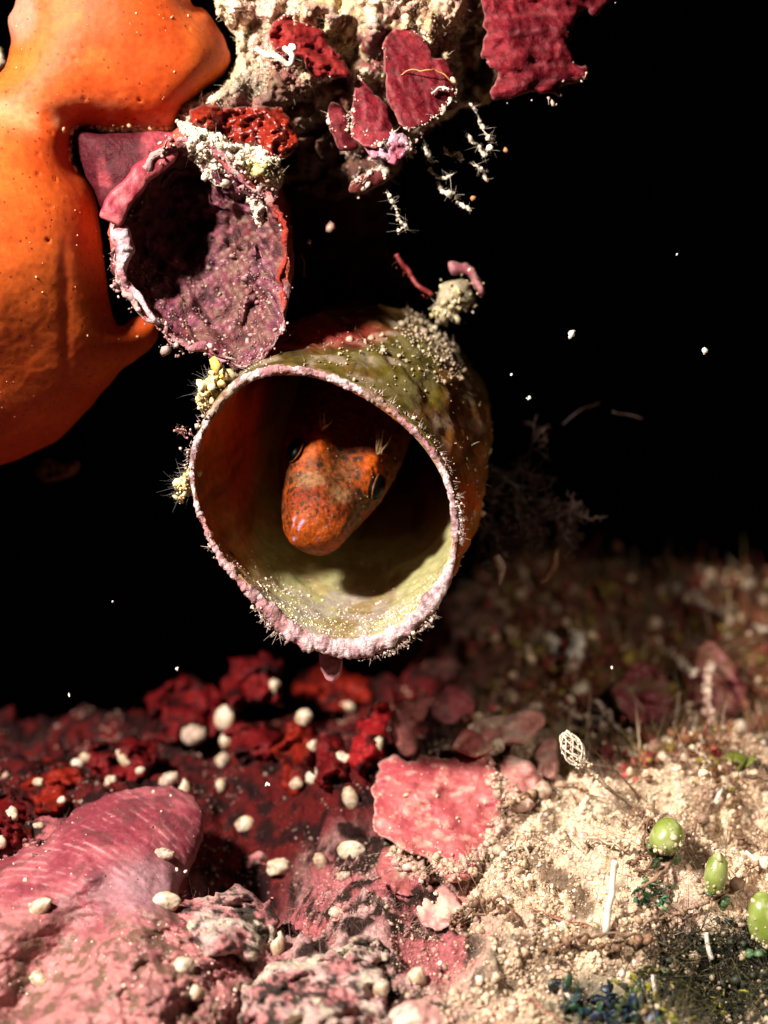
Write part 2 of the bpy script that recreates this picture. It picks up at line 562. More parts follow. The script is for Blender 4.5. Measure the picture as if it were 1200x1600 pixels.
SF = np.stack([ii, ii + 1, ii + nx + 1, ii + nx], -1).reshape(-1, 4)
SV = P.reshape(-1, 3); SCOL = c.reshape(-1, 3)
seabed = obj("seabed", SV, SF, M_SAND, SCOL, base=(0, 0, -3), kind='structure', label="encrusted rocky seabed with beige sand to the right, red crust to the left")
solid(SV, SF)
solid_seabed = BVH[-1]


def on_bed(px, py):
    p, n = look(px, py)
    return p


# ============================================================ pink ridge, lower left
def ridge_y(px, py):
    return np.interp(py, [1200, 1240, 1320, 1420, 1520, 1620, 1700], [1.15, 1.0, 0.62, 0.1, -0.45, -0.95, -1.3])


def ridge_d(px, py, h, P):
    # growth lines that fan round the upper left edge
    r = np.hypot(px - 40, (py - 1560) * 0.95)
    lines = np.sin(r / 2.0 + 2.5 * noise(np.stack([px / 90, py / 90, 0 * px], -1), 1, 5)) 
    g = blob(px, py, 150, 1330, 190, 120, 0.6)
    v = np.exp(-(((px - 80) * 0.78 + (py - 1505) * 0.62) / 60) ** 2) * blob(px, py, 70, 1520, 110, 110, 0.8)
    rough_ = sstep(1400, 1480, py + 0.12 * (px - 200)) * (0.35 + 0.65 * sstep(90, 240, px))
    return 0.0025 * lines * g * (0.4 + sstep(-0.3, 0.4, noise(P, 2.5, 64))) + 0.025 * np.maximum(0, fbm(P, 5, 3, 65)) + 0.07 * fbm(P, 2.0, 3, 8) - 0.5 * v + rough_ * (0.10 * fbm(P, 4.5, 4, 61) + 0.03 * fbm(P, 16, 3, 62)) + 0.008 * fbm(P, 14, 3, 63)


def ridge_c(px, py, h, P):
    n1 = fbm(P, 3, 4, 12); n2 = fbm(P, 11, 3, 13)
    r = np.hypot(px - 40, (py - 1560) * 0.95)
    l = np.sin(r / 1.7 + 3 * noise(np.stack([px / 80, py / 80, 0 * px], -1), 1, 5))
    c = mix((0.19, 0.030, 0.044), (0.29, 0.072, 0.085), sstep(-0.5, 0.6, n1))
    c = mix(c, (0.62, 0.30, 0.31), sstep(0.2, 1.0, l) * sstep(-0.2, 0.5, n2 + 0.6 * n1) * 0.4 * blob(px, py, 150, 1330, 190, 120, 0.6))
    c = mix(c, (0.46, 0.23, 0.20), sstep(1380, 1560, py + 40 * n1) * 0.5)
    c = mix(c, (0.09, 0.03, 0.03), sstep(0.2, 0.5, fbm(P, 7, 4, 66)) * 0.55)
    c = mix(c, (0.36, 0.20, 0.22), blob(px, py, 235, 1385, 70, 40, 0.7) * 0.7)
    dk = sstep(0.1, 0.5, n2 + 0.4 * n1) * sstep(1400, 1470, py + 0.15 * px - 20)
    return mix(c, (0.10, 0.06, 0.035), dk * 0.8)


ridge_poly = [(-130, 1400), (-60, 1372), (0, 1343), (58, 1312), (62, 1322), (112, 1272), (150, 1250), (200, 1232), (262, 1228), (296, 1240), (318, 1268), (318, 1310), (300, 1352), (282, 1385), (284, 1415), (330, 1434), (412, 1450), (432, 1500), (398, 1560), (330, 1640), (150, 1690), (-130, 1690)]
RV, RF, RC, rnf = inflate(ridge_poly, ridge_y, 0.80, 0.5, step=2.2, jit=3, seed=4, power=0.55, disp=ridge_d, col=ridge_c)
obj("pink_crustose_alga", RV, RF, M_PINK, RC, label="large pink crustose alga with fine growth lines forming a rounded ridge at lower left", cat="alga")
solid(RV, RF)

# ============================================================ plates and red lumps on the seabed
def place_lump(name, pts, H, Hb, mat, colf, label, cat, group=None, lift=0.0, tilt=1.0, step=3.5, amp=0.05, f=4.0, power=0.5, jit=3, seed=1, ybias=0.0):
    a = np.asarray(pts, float)
    bot = a[a[:, 1].argmax()]; top = a[a[:, 1].argmin()]
    yb = float(np.mean([on_bed(*(bot + (dx, 0)))[1] for dx in (-8, 0, 8)])) - lift + ybias
    span = max(bot[1] - top[1], 1)
    yf = lambda px, py: yb + (bot[1] - py) / span * tilt
    disp = lambda px, py, h, P: amp * fbm(P, f, 4, seed) + amp * 0.35 * fbm(P, f * 4, 3, seed + 3)
    V, F, C, nf = inflate(pts, yf, H, Hb, step=step, jit=jit, seed=seed, power=power, disp=disp, col=colf)
    o = obj(name, V, F, mat, C, label=label, cat=cat, group=group)
    solid(V, F)
    return o, V, F, C, nf


def red_c(a, b, seed):
    def f(px, py, h, P):
        n = fbm(P, 5, 4, seed)
        return mix(a, b, sstep(-0.3, 0.5, n))
    return f


RG = "dark red encrusting sponges at the back of the seabed"
LUMPS = [
    ([(345, 1052), (378, 1028), (425, 1022), (440, 1060), (430, 1105), (390, 1112), (350, 1092)], "red lobed sponge crust, highest of the dark red lumps below the tube"),
    ([(232, 1092), (275, 1060), (330, 1068), (352, 1110), (330, 1150), (270, 1165), (235, 1135)], "dim red sponge crust at the back seabed edge, left of two large cream shells"),
    ([(462, 1052), (500, 1035), (560, 1055), (578, 1090), (545, 1112), (490, 1108), (462, 1085)], "red sponge crust directly under the lowest point of the tube rim"),
    ([(432, 1150), (458, 1112), (486, 1130), (498, 1185), (488, 1235), (450, 1245), (430, 1200)], "orange red sponge strip running down between cream shells in the dark middle ground"),
    ([(552, 1150), (562, 1112), (592, 1108), (604, 1150), (602, 1205), (586, 1238), (560, 1230), (546, 1190)], "bright red upright sponge lobe standing just left of the pink plate"),
    ([(28, 1222), (70, 1190), (125, 1200), (135, 1240), (95, 1268), (40, 1262)], "red sponge crust lying behind the crest of the pink ridge, under small oval shells"),
    ([(-40, 1255), (0, 1240), (38, 1270), (42, 1305), (10, 1330), (-40, 1330)], "red sponge crust cut by the left edge of the picture behind the pink ridge"),
    ([(360, 1130), (400, 1120), (432, 1140), (425, 1180), (385, 1192), (358, 1165)], "dim maroon sponge lump just right of the pair of big cream shells"),
    ([(140, 1170), (190, 1150), (236, 1165), (240, 1205), (190, 1222), (145, 1208)], "dim maroon sponge crust behind the pink ridge crest with a long slanted shell on it"),
    ([(500, 1160), (525, 1150), (545, 1185), (540, 1235), (515, 1245), (498, 1210)], "narrow maroon sponge lump between the orange red strip and the bright red lobe"),
]
for k, (pts, lab) in enumerate(LUMPS):
    bright = k in (4,)
    a = (0.24, 0.009, 0.011) if bright else ((0.17, 0.009, 0.004) if k in (2, 3, 5) else (0.11, 0.004, 0.005))
    place_lump("red_encrusting_sponge", pts, 0.22, 0.4, M_PLATE, red_c(a, (0.015, 0.002, 0.002), 40 + k), lab, "sponge", RG, lift=0.06, tilt=0.7, amp=0.20, f=3.6, seed=60 + k, jit=12)


def plate_c(px, py, h, P):
    n1 = fbm(P, 3.5, 4, 71); n2 = fbm(P, 13, 3, 72)
    c = mix((0.31, 0.05, 0.06), (0.40, 0.10, 0.10), sstep(-0.4, 0.6, n1))
    c = mix(c, (0.62, 0.36, 0.28), sstep(0.3, 0.7, n2) * 0.5)
    return mix(c, (0.60, 0.42, 0.34), (1 - sstep(0.05, 0.3, h)) * 0.6)


big_plate = [(606, 1178), (592, 1215), (590, 1250), (584, 1298), (612, 1318), (650, 1338), (690, 1362), (730, 1372), (758, 1342), (782, 1300), (792, 1262), (780, 1215), (768, 1182), (738, 1160), (705, 1188), (668, 1176), (640, 1190)]
_, PLV, PLF, PLC, plnf = place_lump("pink_plate_alga", big_plate, 0.07, 0.08, M_PINK, plate_c, "large flat pink plate alga with a ragged edge standing in the middle of the seabed", "alga", "pink plate algae on the seabed", lift=0.16, tilt=1.25, amp=0.10, f=2.2, seed=90, power=0.28, jit=9)
for pts, lab, cc in [
    ([(612, 1158), (610, 1120), (632, 1092), (668, 1088), (690, 1100), (668, 1112), (648, 1140), (652, 1176), (628, 1180)], "curled brownish pink plate alga rising behind the large flat pink plate", ((0.30, 0.09, 0.08), (0.16, 0.05, 0.04))),
    ([(668, 1092), (700, 1072), (735, 1088), (732, 1118), (700, 1128), (672, 1118)], "small dusky pink alga lobe behind the curled plate", ((0.36, 0.08, 0.09), (0.2, 0.06, 0.06))),
    ([(728, 1150), (748, 1124), (790, 1112), (842, 1110), (846, 1130), (828, 1160), (792, 1170), (752, 1178)], "pale pink flat alga topped by two cream shells, behind the large pink plate", ((0.48, 0.2, 0.17), (0.5, 0.33, 0.26))),
    ([(836, 1170), (848, 1150), (868, 1158), (872, 1190), (860, 1216), (840, 1212)], "small upright pale pink alga lobe left of the stalked hydroid", ((0.5, 0.24, 0.2), (0.55, 0.36, 0.28))),
    ([(958, 1088), (970, 1052), (1010, 1038), (1040, 1060), (1050, 1105), (1020, 1130), (980, 1122)], "blurred pink cup alga in the turf far behind the stalked hydroid", ((0.17, 0.035, 0.04), (0.15, 0.08, 0.045))),
    ([(1078, 1060), (1088, 1018), (1112, 1000), (1135, 1020), (1160, 1060), (1168, 1100), (1130, 1118), (1090, 1105)], "blurred tall pink alga in the turf near the right edge", ((0.17, 0.04, 0.04), (0.13, 0.05, 0.03))),
    ([(640, 1400), (668, 1385), (705, 1392), (722, 1415), (700, 1448), (668, 1450), (648, 1430)], "small pink crust patch below the large pink plate", ((0.55, 0.24, 0.22), (0.6, 0.38, 0.3))),
    ([(778, 1200), (800, 1178), (836, 1190), (850, 1222), (835, 1262), (800, 1268), (782, 1240)], "pinkish crust lump right of the large flat plate, below the pale pink alga", ((0.44, 0.17, 0.15), (0.55, 0.38, 0.3))),
    ([(596, 1330), (630, 1335), (668, 1358), (660, 1390), (620, 1392), (590, 1366)], "dusky pink crust lump at the lower left corner of the large flat plate", ((0.30, 0.08, 0.08), (0.42, 0.25, 0.2))),
    ([(700, 1168), (720, 1138), (752, 1148), (772, 1176), (740, 1184)], "brownish pink crust lobe at the top edge of the large flat plate", ((0.36, 0.10, 0.09), (0.46, 0.26, 0.2))),
    ([(600, 1590), (640, 1562), (690, 1562), (705, 1600), (680, 1640), (610, 1640)], "pale pink crust lump at the bottom edge under the sand slope", ((0.55, 0.28, 0.25), (0.6, 0.42, 0.34))),
]:
    s = 100 + len(bpy.data.objects) % 60
    place_lump("pink_plate_alga", pts, 0.08, 0.10, M_PINK, red_c(cc[0], cc[1], s), lab, "alga", "pink plate algae on the seabed", lift=0.10, tilt=0.4, amp=0.10, f=3.5, seed=s, power=0.33, jit=6)

# second and third low crust ridges beside the pink one
def crust_c(px, py, h, P):
    n1 = fbm(P, 4, 4, 81); n2 = fbm(P, 12, 3, 82)
    c = mix((0.42, 0.15, 0.15), (0.50, 0.33, 0.30), sstep(-0.4, 0.5, n1))
    c = mix(c, (0.03, 0.018, 0.012), sstep(-0.1, 0.3, n2))
    return mix(c, (0.62, 0.5, 0.38), sstep(0.5, 0.8, n1 + 0.3 * n2) * 0.8)


for pts, lab, nm in [
    ([(262, 1420), (300, 1400), (352, 1385), (412, 1400), (432, 1440), (425, 1490), (360, 1500), (300, 1490), (255, 1470)], "mauve mottled crust knoll right of the pink ridge, behind the upright pointed shell", "crusted_knoll"),
    ([(395, 1530), (440, 1500), (520, 1490), (590, 1512), (612, 1560), (600, 1630), (480, 1660), (380, 1640), (372, 1580)], "low brownish pink crust knoll at the bottom edge left of the sand slope", "crusted_knoll"),
    ([(360, 1318), (400, 1305), (470, 1300), (515, 1318), (500, 1345), (440, 1352), (385, 1345)], "dusky pink crust ledge in shadow behind the cream shells in the middle", "crusted_knoll"),
    ([(520, 1470), (545, 1452), (600, 1455), (620, 1490), (585, 1512), (535, 1505)], "grey mauve crust knoll between the pink patch and the brownish knoll", "crusted_knoll"),
]:
    s = 140 + len(bpy.data.objects) % 40
    place_lump(nm, pts, 0.36, 0.3, M_CRUST, crust_c, lab, "rock", "crusted knolls on the seabed", lift=-0.05, tilt=0.9, amp=0.16, f=3.5, seed=s, jit=14)

# ============================================================ overhanging rock at the top
def rock_y(px, py):
    return 0.95 + 0.0012 * (px - 300) - 0.0016 * (150 - py)


def rock_d(px, py, h, P):
    return 0.22 * fbm(P, 1.7, 4, 201) + 0.13 * fbm(P, 5, 4, 205) - 0.16 * sstep(0.2, 0.5, fbm(P, 3.3, 3, 207)) + 0.06 * (0.5 - cells(P, 7, 202)) + 0.02 * fbm(P, 24, 2, 203)


def rock_c(px, py, h, P):
    n1 = fbm(P, 2.6, 4, 211); n2 = fbm(P, 8, 4, 212); n3 = fbm(P, 5, 3, 213)
    c = mix((0.60, 0.43, 0.27), (0.68, 0.57, 0.46), sstep(-0.3, 0.6, n1))
    c = mix(c, (0.55, 0.40, 0.13), sstep(0.1, 0.6, n3) * 0.55)
    c = mix(c, (0.22, 0.17, 0.06), sstep(0.25, 0.65, n2) * 0.75)
    c = mix(c, (0.60, 0.34, 0.34), sstep(0.35, 0.7, -n1 + 0.3 * n2) * 0.5)
    c = mix(c, (0.07, 0.05, 0.03), blob(px, py, 420, 140, 70, 28, 0.5) * 0.85)  # shade of a hole in the rock, painted as a dark patch
    rd = np.clip(blob(px, py, 650, 105, 85, 95, 0.6) + blob(px, py, 575, 165, 62, 75, 0.6) + blob(px, py, 478, 75, 82, 66, 0.6) + blob(px, py, 385, 200, 90, 45, 0.6) + blob(px, py, 740, 60, 40, 90, 0.6), 0, 1)
    c = mix(c, mix((0.13, 0.008, 0.012), (0.22, 0.05, 0.05), sstep(-0.3, 0.5, n2)), rd * sstep(-0.25, 0.15, n1 + 0.7 * n2))
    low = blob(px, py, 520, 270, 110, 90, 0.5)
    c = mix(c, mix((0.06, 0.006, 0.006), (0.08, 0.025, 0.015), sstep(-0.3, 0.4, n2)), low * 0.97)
    c = mix(c, (0.60, 0.45, 0.42), blob(px, py, 345, 255, 60, 34, 0.5) * 0.7)
    c = mix(c, (0.24, 0.22, 0.03), blob(px, py, 405, 270, 36, 36, 0.5) * 0.85)
    return c


rock_poly = [(250, -160), (300, -60), (345, 20), (372, 80), (352, 125), (322, 150), (292, 160), (276, 182), (272, 212), (292, 236), (330, 262), (378, 292), (402, 325), (418, 342), (432, 305), (452, 290), (480, 305), (540, 312), (590, 300), (622, 258), (640, 222), (690, 190), (730, 165), (768, 150), (800, 60), (860, -60), (880, -160)]
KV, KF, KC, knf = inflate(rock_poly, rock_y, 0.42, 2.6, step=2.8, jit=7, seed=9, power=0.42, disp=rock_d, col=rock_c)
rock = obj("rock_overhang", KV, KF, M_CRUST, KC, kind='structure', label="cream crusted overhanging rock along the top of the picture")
solid(KV, KF)

# dim reddish underside of the overhang, further back
uv_, uf_, uc_, un_ = inflate([(400, 300), (425, 480), (470, 560), (600, 560), (650, 470), (610, 340), (650, 230), (760, 120), (880, 60), (960, -150), (420, -150), (400, 120)], lambda px, py: 1.9 + 0.5 * sstep(250, 480, py), 0.4, 1.2, step=6, jit=8, seed=14, power=0.45,
                             disp=lambda px, py, h, P: 0.25 * fbm(P, 2, 4, 221), col=red_c((0.085, 0.005, 0.006), (0.02, 0.004, 0.004), 222))
obj("rock_ceiling", uv_, uf_, M_CRUST, uc_, kind='structure', label="dark reddish rock ceiling behind the overhang")

# white-cream crumbs over the lit rock
def rock_w(Pm, Nn):
    n = fbm(Pm, 3, 3, 231)
    qx, qy = to_px(Pm)
    return sstep(-0.2, 0.5, n) * (qy < 350) * (1 - 0.9 * blob(qx, qy, 520, 270, 110, 90, 0.5))
cp, cn, cc = sample(KV, KF[:knf], 14000, rock_w, KC)
sz = RNG.gamma(1.5, 0.0048, len(cp)) + 0.003
a_ = crumbs(cp + cn * sz[:, None] * -0.2, np.minimum(sz, 0.045), cc * 0.8 + np.array((0.12, 0.09, 0.06)))
hp, hn, hc = sample(KV, KF[:knf], 2600, rock_w, KC)
b_ = hairs(hp, -np.abs(hn) * np.sign(-hn) + RNG.normal(size=hn.shape) * 0.6, RNG.uniform(0.02, 0.07, len(hp)), 0.003, hc * 0.5 + np.array((0.3, 0.25, 0.18)))
v, f, c_ = join([a_, b_])
obj("crumb_crust", v, f, M_CRUMB, c_, parent=rock, kind='stuff')


def blade_y(y0, dx=0.0, dy=0.0, cx=0, cy=0, curl=0.0, w=80.0):
    return lambda px, py: y0 + dx * (px - cx) / 100 + dy * (py - cy) / 100 + curl * ((px - cx) / w) ** 2


def blade_c(a, b, seed, lines=0.0, tip=None, ang=0.4):
    def f(px, py, h, P):
        n = fbm(P, 4, 4, seed); n2 = fbm(P, 15, 3, seed + 1)
        c = mix(a, b, sstep(-0.4, 0.6, n))
        c = mix(c, np.array(a) * 0.4, sstep(0.2, 0.7, n2) * 0.6)
        if lines:
            l = np.sin((py * math.cos(ang) - px * math.sin(ang)) / 4.2 + 3 * noise(P, 3, seed))
            c = mix(c, (0.36, 0.08, 0.09), sstep(0.2, 1, l) * lines * (1 + n2))
        if tip is not None: c = mix(c, tip[4], blob(px, py, *tip[:4], 0.6) * sstep(-0.6, 0.3, n2 + 0.3))
        return mix(c, (0.55, 0.3, 0.26), (1 - sstep(0.03, 0.2, h)) * 0.35)
    return f


def blade(name, pts, yf, H, label, colf, amp=0.05, f=3, seed=1, mat=None, cat="alga", group="red plate algae on the overhang", step=3.0, jit=4, power=0.28, ridge=None, Hb=0.1):
    def d(px, py, h, P):
        r = amp * fbm(P, f, 4, seed) + amp * 0.4 * fbm(P, f * 4, 3, seed + 1)
        if ridge:
            fr, an, am = ridge
            r = r + am * np.sin((py * math.cos(an) - px * math.sin(an)) / fr + 3 * noise(P, 3, seed))
        return r
    V, F, C, nf = inflate(pts, yf, H, Hb, step=step, jit=jit, seed=seed, power=power, disp=d, col=colf)
    o = obj(name, V, F, mat or M_PLATE, C, label=label, cat=cat, group=group)
    solid(V, F)
    if group: EDGES.append(closed_curve(pts, 12))
    return o, V, F, C, nf


EDGES = []
BL = "red_plate_alga"
blade(BL, [(598, 72), (612, 46), (640, 42), (668, 66), (676, 92), (698, 92), (714, 120), (712, 150), (690, 178), (668, 196), (644, 204), (622, 190), (606, 160), (600, 120)], blade_y(0.36, 0.10, -0.30, 655, 120, 0.10), 0.05,
      "broad crimson fan alga hanging from the cream rock, largest of the fan shaped blades", blade_c((0.105, 0.005, 0.010), (0.17, 0.014, 0.019), 301, lines=0.2, ang=1.15), seed=301, ridge=(5, 1.2, 0.006))
blade(BL, [(560, 118), (574, 128), (590, 150), (606, 180), (618, 206), (600, 226), (575, 230), (556, 222), (546, 195), (552, 150)], blade_y(0.28, 0.0, -0.32, 580, 170, 0.06), 0.04,
      "small crimson pointed alga with a lilac crusted tip left of the broad fan", blade_c((0.12, 0.006, 0.012), (0.19, 0.02, 0.026), 304, lines=0.2, ang=1.4), seed=304)
blade("lilac_crust", [(562, 215), (590, 200), (622, 205), (642, 216), (638, 238), (610, 256), (582, 250), (566, 236)], blade_y(0.22, 0.0, -0.2, 600, 225), 0.10,
      "lilac pink frayed crust at the tip below the small crimson alga", lambda px, py, h, P: mix((0.58, 0.36, 0.44), (0.42, 0.10, 0.15), sstep(0.0, 0.5, fbm(P, 9, 3, 307))), amp=0.05, f=8, seed=307, mat=M_RIM, jit=6)
blade(BL, [(758, -60), (762, 30), (754, 80), (772, 118), (764, 152), (790, 160), (820, 146), (850, 150), (872, 152), (882, 128), (912, 126), (918, 102), (896, 96), (890, 60), (905, 20), (946, 14), (948, -60)], blade_y(0.75, 0.12, -0.1, 840, 60), 0.08,
      "dark red ruffled plate alga in the upper right against black water", blade_c((0.085, 0.004, 0.008), (0.15, 0.009, 0.015), 311, lines=0.12, ang=-0.1), seed=311, ridge=(6.5, -0.1, 0.014), amp=0.07, f=2.5, jit=8)
blade(BL, [(418, 48), (440, 22), (478, 20), (500, 40), (516, 70), (538, 98), (548, 118), (520, 122), (486, 124), (470, 92), (440, 90), (422, 72)], blade_y(0.48, 0.05, -0.3, 480, 75), 0.10,
      "bright red crumpled alga patch on the cream rock near the top", blade_c((0.14, 0.007, 0.008), (0.21, 0.016, 0.014), 316), seed=316, amp=0.10, f=5, jit=5)
blade("red_crust_sponge", [(296, 176), (330, 164), (352, 172), (372, 164), (420, 168), (452, 180), (462, 205), (456, 240), (428, 250), (396, 236), (350, 222), (312, 208)], blade_y(0.45, 0.05, -0.2, 380, 205), 0.16,
      "glossy orange red sponge crust in a cleft above the old tube", blade_c((0.17, 0.010, 0.004), (0.25, 0.022, 0.008), 321), seed=321, amp=0.16, f=5, jit=5, cat="sponge", group=None, mat=material("wet_sponge", grain=18, gvar=0.35, bump=0.5, bscale=24, bdist=0.02, rough=0.25, spec=0.6))
blade(BL, [(512, 168), (530, 162), (544, 180), (552, 210), (560, 232), (540, 235), (520, 215)], blade_y(0.55, 0, -0.2, 530, 200), 0.08,
      "narrow dim red alga left of the small crimson alga", blade_c((0.09, 0.006, 0.01), (0.13, 0.012, 0.016), 326), seed=326)
blade(BL, [(545, 292), (560, 276), (590, 264), (606, 270), (596, 288), (570, 300), (548, 304)], blade_y(0.5, 0, 0.1, 575, 285), 0.05,
      "small dull red alga shred hanging under the lilac tip", blade_c((0.10, 0.014, 0.014), (0.12, 0.03, 0.02), 329), seed=329, amp=0.04)

# frayed pale crust along the edges where the plates grow out of the rock
q = np.concatenate([e[(e[:, 1] > -20)] for e in EDGES])
q = q[RNG.integers(0, len(q), 2600)]; q = q + RNG.normal(0, 4.5, q.shape)
keep = (fbm(np.c_[q / 200, 0 * q[:, 0]], 7, 3, 331) > 0.08) & ((q[:, 0] < 735) | (RNG.random(len(q)) < 0.12))
q = q[keep]
pq = np.array([look(a, b, 0.5)[0] for a, b in q])
v, f, c_ = join([crumbs(pq, RNG.gamma(1.1, 0.0046, len(pq)) + 0.002, mix((0.62, 0.50, 0.36), (0.56, 0.36, 0.34), RNG.random(len(pq)))), hairs(pq[::5], RNG.normal(size=pq[::5].shape) + np.array((0, -0.6, -0.3)), RNG.uniform(0.02, 0.07, len(pq[::5])), 0.003, (0.55, 0.45, 0.33))])
tag(obj("plate_edge_crust", v, f, M_CRUMB, c_), "pale frayed crumbs along the edges of the red plates on the overhang", kind='stuff')

# ============================================================ orange sponge
def sponge_y(px, py):
    y = 0.75 + 0.0009 * (px - 100)
    # the lower body rolls back under itself
    return y + 0.85 * sstep(390, 780, py) ** 1.2 - 0.05 * np.exp(-((py - 90) / 120.0) ** 2)


def sponge_d(px, py, h, P):
    crease = np.exp(-(((py - 188) - 0.06 * (px - 150)) / 22) ** 2) * blob(px, py, 150, 190, 170, 60, 0.8)
    fold = np.exp(-((px - 102 - 0.02 * (py - 470)) / 9) ** 2) * blob(px, py, 102, 480, 40, 90, 0.7)
    fold2 = np.exp(-((py - 536 - 0.05 * (px - 90) + 20 * np.exp(-((px - 95) / 30.0) ** 2)) / 9) ** 2) * blob(px, py, 100, 535, 130, 40, 0.7)
    return 0.10 * fbm(P, 0.8, 2, 401) + 0.006 * fbm(P, 3, 3, 402) - 0.05 * crease - 0.015 * fold + 0.002 * fbm(P, 22, 3, 403) - 0.03 * sstep(0.16, 0.06, cells(P, 7.0, 404)) * sstep(-0.3, 0.3, fbm(P, 1.5, 2, 405))


def sponge_c(px, py, h, P):
    n1 = fbm(P, 1.2, 3, 411); n2 = fbm(P, 5, 4, 412); pit = sstep(0.2, 0.08, cells(P, 7.0, 404)) * sstep(-0.3, 0.3, fbm(P, 1.5, 2, 405))
    c = mix((0.45, 0.058, 0.006), (0.54, 0.096, 0.012), sstep(-0.4, 0.6, n1 + 0.3 * n2))
    pale = np.exp(-(((py - 185) - 0.06 * (px - 150)) / 24) ** 2) * blob(px, py, 140, 188, 150, 60, 0.8)
    c = mix(c, (0.66, 0.28, 0.13), pale * sstep(-0.5, 0.4, n2) * 0.8)
    vein = np.exp(-((px - 102 - 0.02 * (py - 470) + 6 * n2) / 8) ** 2) * blob(px, py, 102, 470, 40, 100, 0.7)
    vein2 = np.exp(-((py - 538 - 0.05 * (px - 90) + 6 * n2) / 7) ** 2) * blob(px, py, 100, 535, 130, 40, 0.7)
    c = mix(c, (0.34, 0.03, 0.008), np.clip(vein + vein2, 0, 1) * 0.5)
    c = mix(c, (0.26, 0.022, 0.004), np.clip(pit * 0.8 + 0.3 * sstep(0.25, 0.6, fbm(P, 14, 3, 414)), 0, 1) * 0.7)
    return mix(c, (0.30, 0.15, 0.10), blob(px, py, 30, 20, 26, 42, 0.5) * 0.9)


sp_poly = [(296, -140), (296, -5), (318, 14), (338, 40), (358, 82), (353, 112), (322, 138), (286, 168), (272, 200), (238, 208), (195, 203), (160, 206), (122, 200), (112, 228), (116, 258), (138, 282), (150, 318), (158, 370), (166, 430), (174, 486), (188, 508), (214, 494), (240, 498), (248, 516), (234, 545), (190, 578), (150, 626), (100, 678), (50, 708), (0, 726), (-80, 742), (-220, 700), (-230, 300), (-120, 180), (-40, 140), (4, 108), (16, 66), (12, 30), (26, -10), (20, -140)]
OV, OF, OC, onf = inflate(sp_poly, sponge_y, 0.85, 0.9, step=3.2, jit=1.5, seed=21, power=0.5, disp=sponge_d, col=sponge_c)
sponge = obj("orange_sponge", OV, OF, M_SPONGE, OC, label="large smooth orange sponge draped over the upper left, with a notch around the old tube", cat="sponge")
solid(OV, OF)
# pale lumps along the edge of the sponge
def edge_w(Pm, Nn):
    qx, qy = to_px(Pm)
    return blob(qx, qy, 200, 204, 90, 8, 0.4) + 0.6 * blob(qx, qy, 118, 230, 10, 30, 0.4)
cp, cn = sample(OV, OF[:onf], 260, edge_w)
dp, dn = sample(OV, OF[:onf], 240, lambda Pm, Nn: 0.15 + (fbm(Pm, 2, 3, 421) > 0.25) * 1.0)
v, f, c_ = crumbs(np.vstack([cp, dp]), np.r_[RNG.uniform(0.008, 0.028, len(cp)), RNG.gamma(1.2, 0.0025, 240) + 0.0015], np.vstack([np.tile((0.62, 0.36, 0.2), (len(cp), 1)), np.tile((0.66, 0.36, 0.18), (240, 1))]))
obj("edge_crumbs", v, f, M_CRUMB, c_, parent=sponge, kind='stuff')
# pale pebble behind the far left
blade("pale_rock", [(-60, 70), (-20, 72), (6, 76), (10, 92), (0, 112), (-60, 130)], 1.6, 0.25, "small pale rock peeping out at the left edge beside the orange sponge", lambda px, py, h, P: mix((0.6, 0.5, 0.34), (0.3, 0.22, 0.1), sstep(0, 0.5, fbm(P, 8, 3, 4))), cat="rock", group=None, mat=M_CRUST, Hb=0.5, amp=0.08)

# ============================================================ old broken tube
OT = empty("old_worm_tube", W(300, 560, 0.6), label="old broken worm tube with maroon hollow, between orange sponge and occupied tube", cat="worm tube", group=None)


def ring_from(pts, n, y):
    q = closed_curve(pts, 20)
    c0 = q.mean(0)
    an = np.arctan2(q[:, 1] - c0[1], q[:, 0] - c0[0]); r = np.hypot(q[:, 0] - c0[0], q[:, 1] - c0[1])
    o = np.argsort(an); an, r = an[o], r[o]
    th = np.linspace(-np.pi, np.pi, n, endpoint=False)
    rr = np.interp(th, an, r, period=2 * np.pi)
    return c0, th, rr


def loft(rings, closed_end=False):
    """rings: array (rows, n, 3)"""
    R, n = rings.shape[:2]
    i = np.arange(R - 1)[:, None] * n; j = np.arange(n)[None]; k = (j + 1) % n
    F = np.stack([i + j, i + k, i + n + k, i + n + j], -1).reshape(-1, 4)
    V = rings.reshape(-1, 3)
    if closed_end:
        m = len(V); V = np.vstack([V, rings[-1].mean(0)[None]])
        T = np.array([(m - n + q, m - n + (q + 1) % n, m) for q in range(n)])
        return V, [F, T]
    return V, F


old_rim = [(282, 222), (252, 246), (212, 290), (190, 330), (180, 372), (190, 420), (214, 462), (256, 506), (312, 536), (362, 562), (398, 556), (424, 525), (440, 480), (444, 430), (436, 370), (420, 325), (395, 300), (352, 262), (318, 236)]
c0, th, rr = ring_from(old_rim, 240, 0)
rows = []
u = np.linspace(0, 1, 70)
for t in u:
    sc_ = (1 - 0.10 * t) if t < 0.55 else (0.945 - 2.1 * (t - 0.55) ** 1.6 * 1.3)
    sc_ = (1 - 0.12 * t) * math.sqrt(max(1 - (max(t - 0.35, 0) / 0.65) ** 2, 0.0)) + 0.002
    sc_ = 1 - t ** 1.25 * 0.997
    cx = c0[0] - 46 * t; cy = c0[1] - 42 * t
    yy = 0.12 + 0.95 * t ** 0.8
    rim_tilt = (1 - t) * (0.12 * np.cos(th) - 0.10 * np.sin(th))
    rows.append(W(cx + rr * sc_ * np.cos(th), cy + rr * sc_ * np.sin(th), yy - rim_tilt * 0.6))
inner = np.array(rows)
n3 = 0.08 * fbm(inner, 2.6, 4, 501) + 0.030 * fbm(inner, 11, 4, 502) + 0.014 * np.sin(34 * (inner[..., 0] * 0.8 + inner[..., 2] * 0.6) + 3 * noise(inner, 3, 509))
cen = inner.mean(1, keepdims=True)
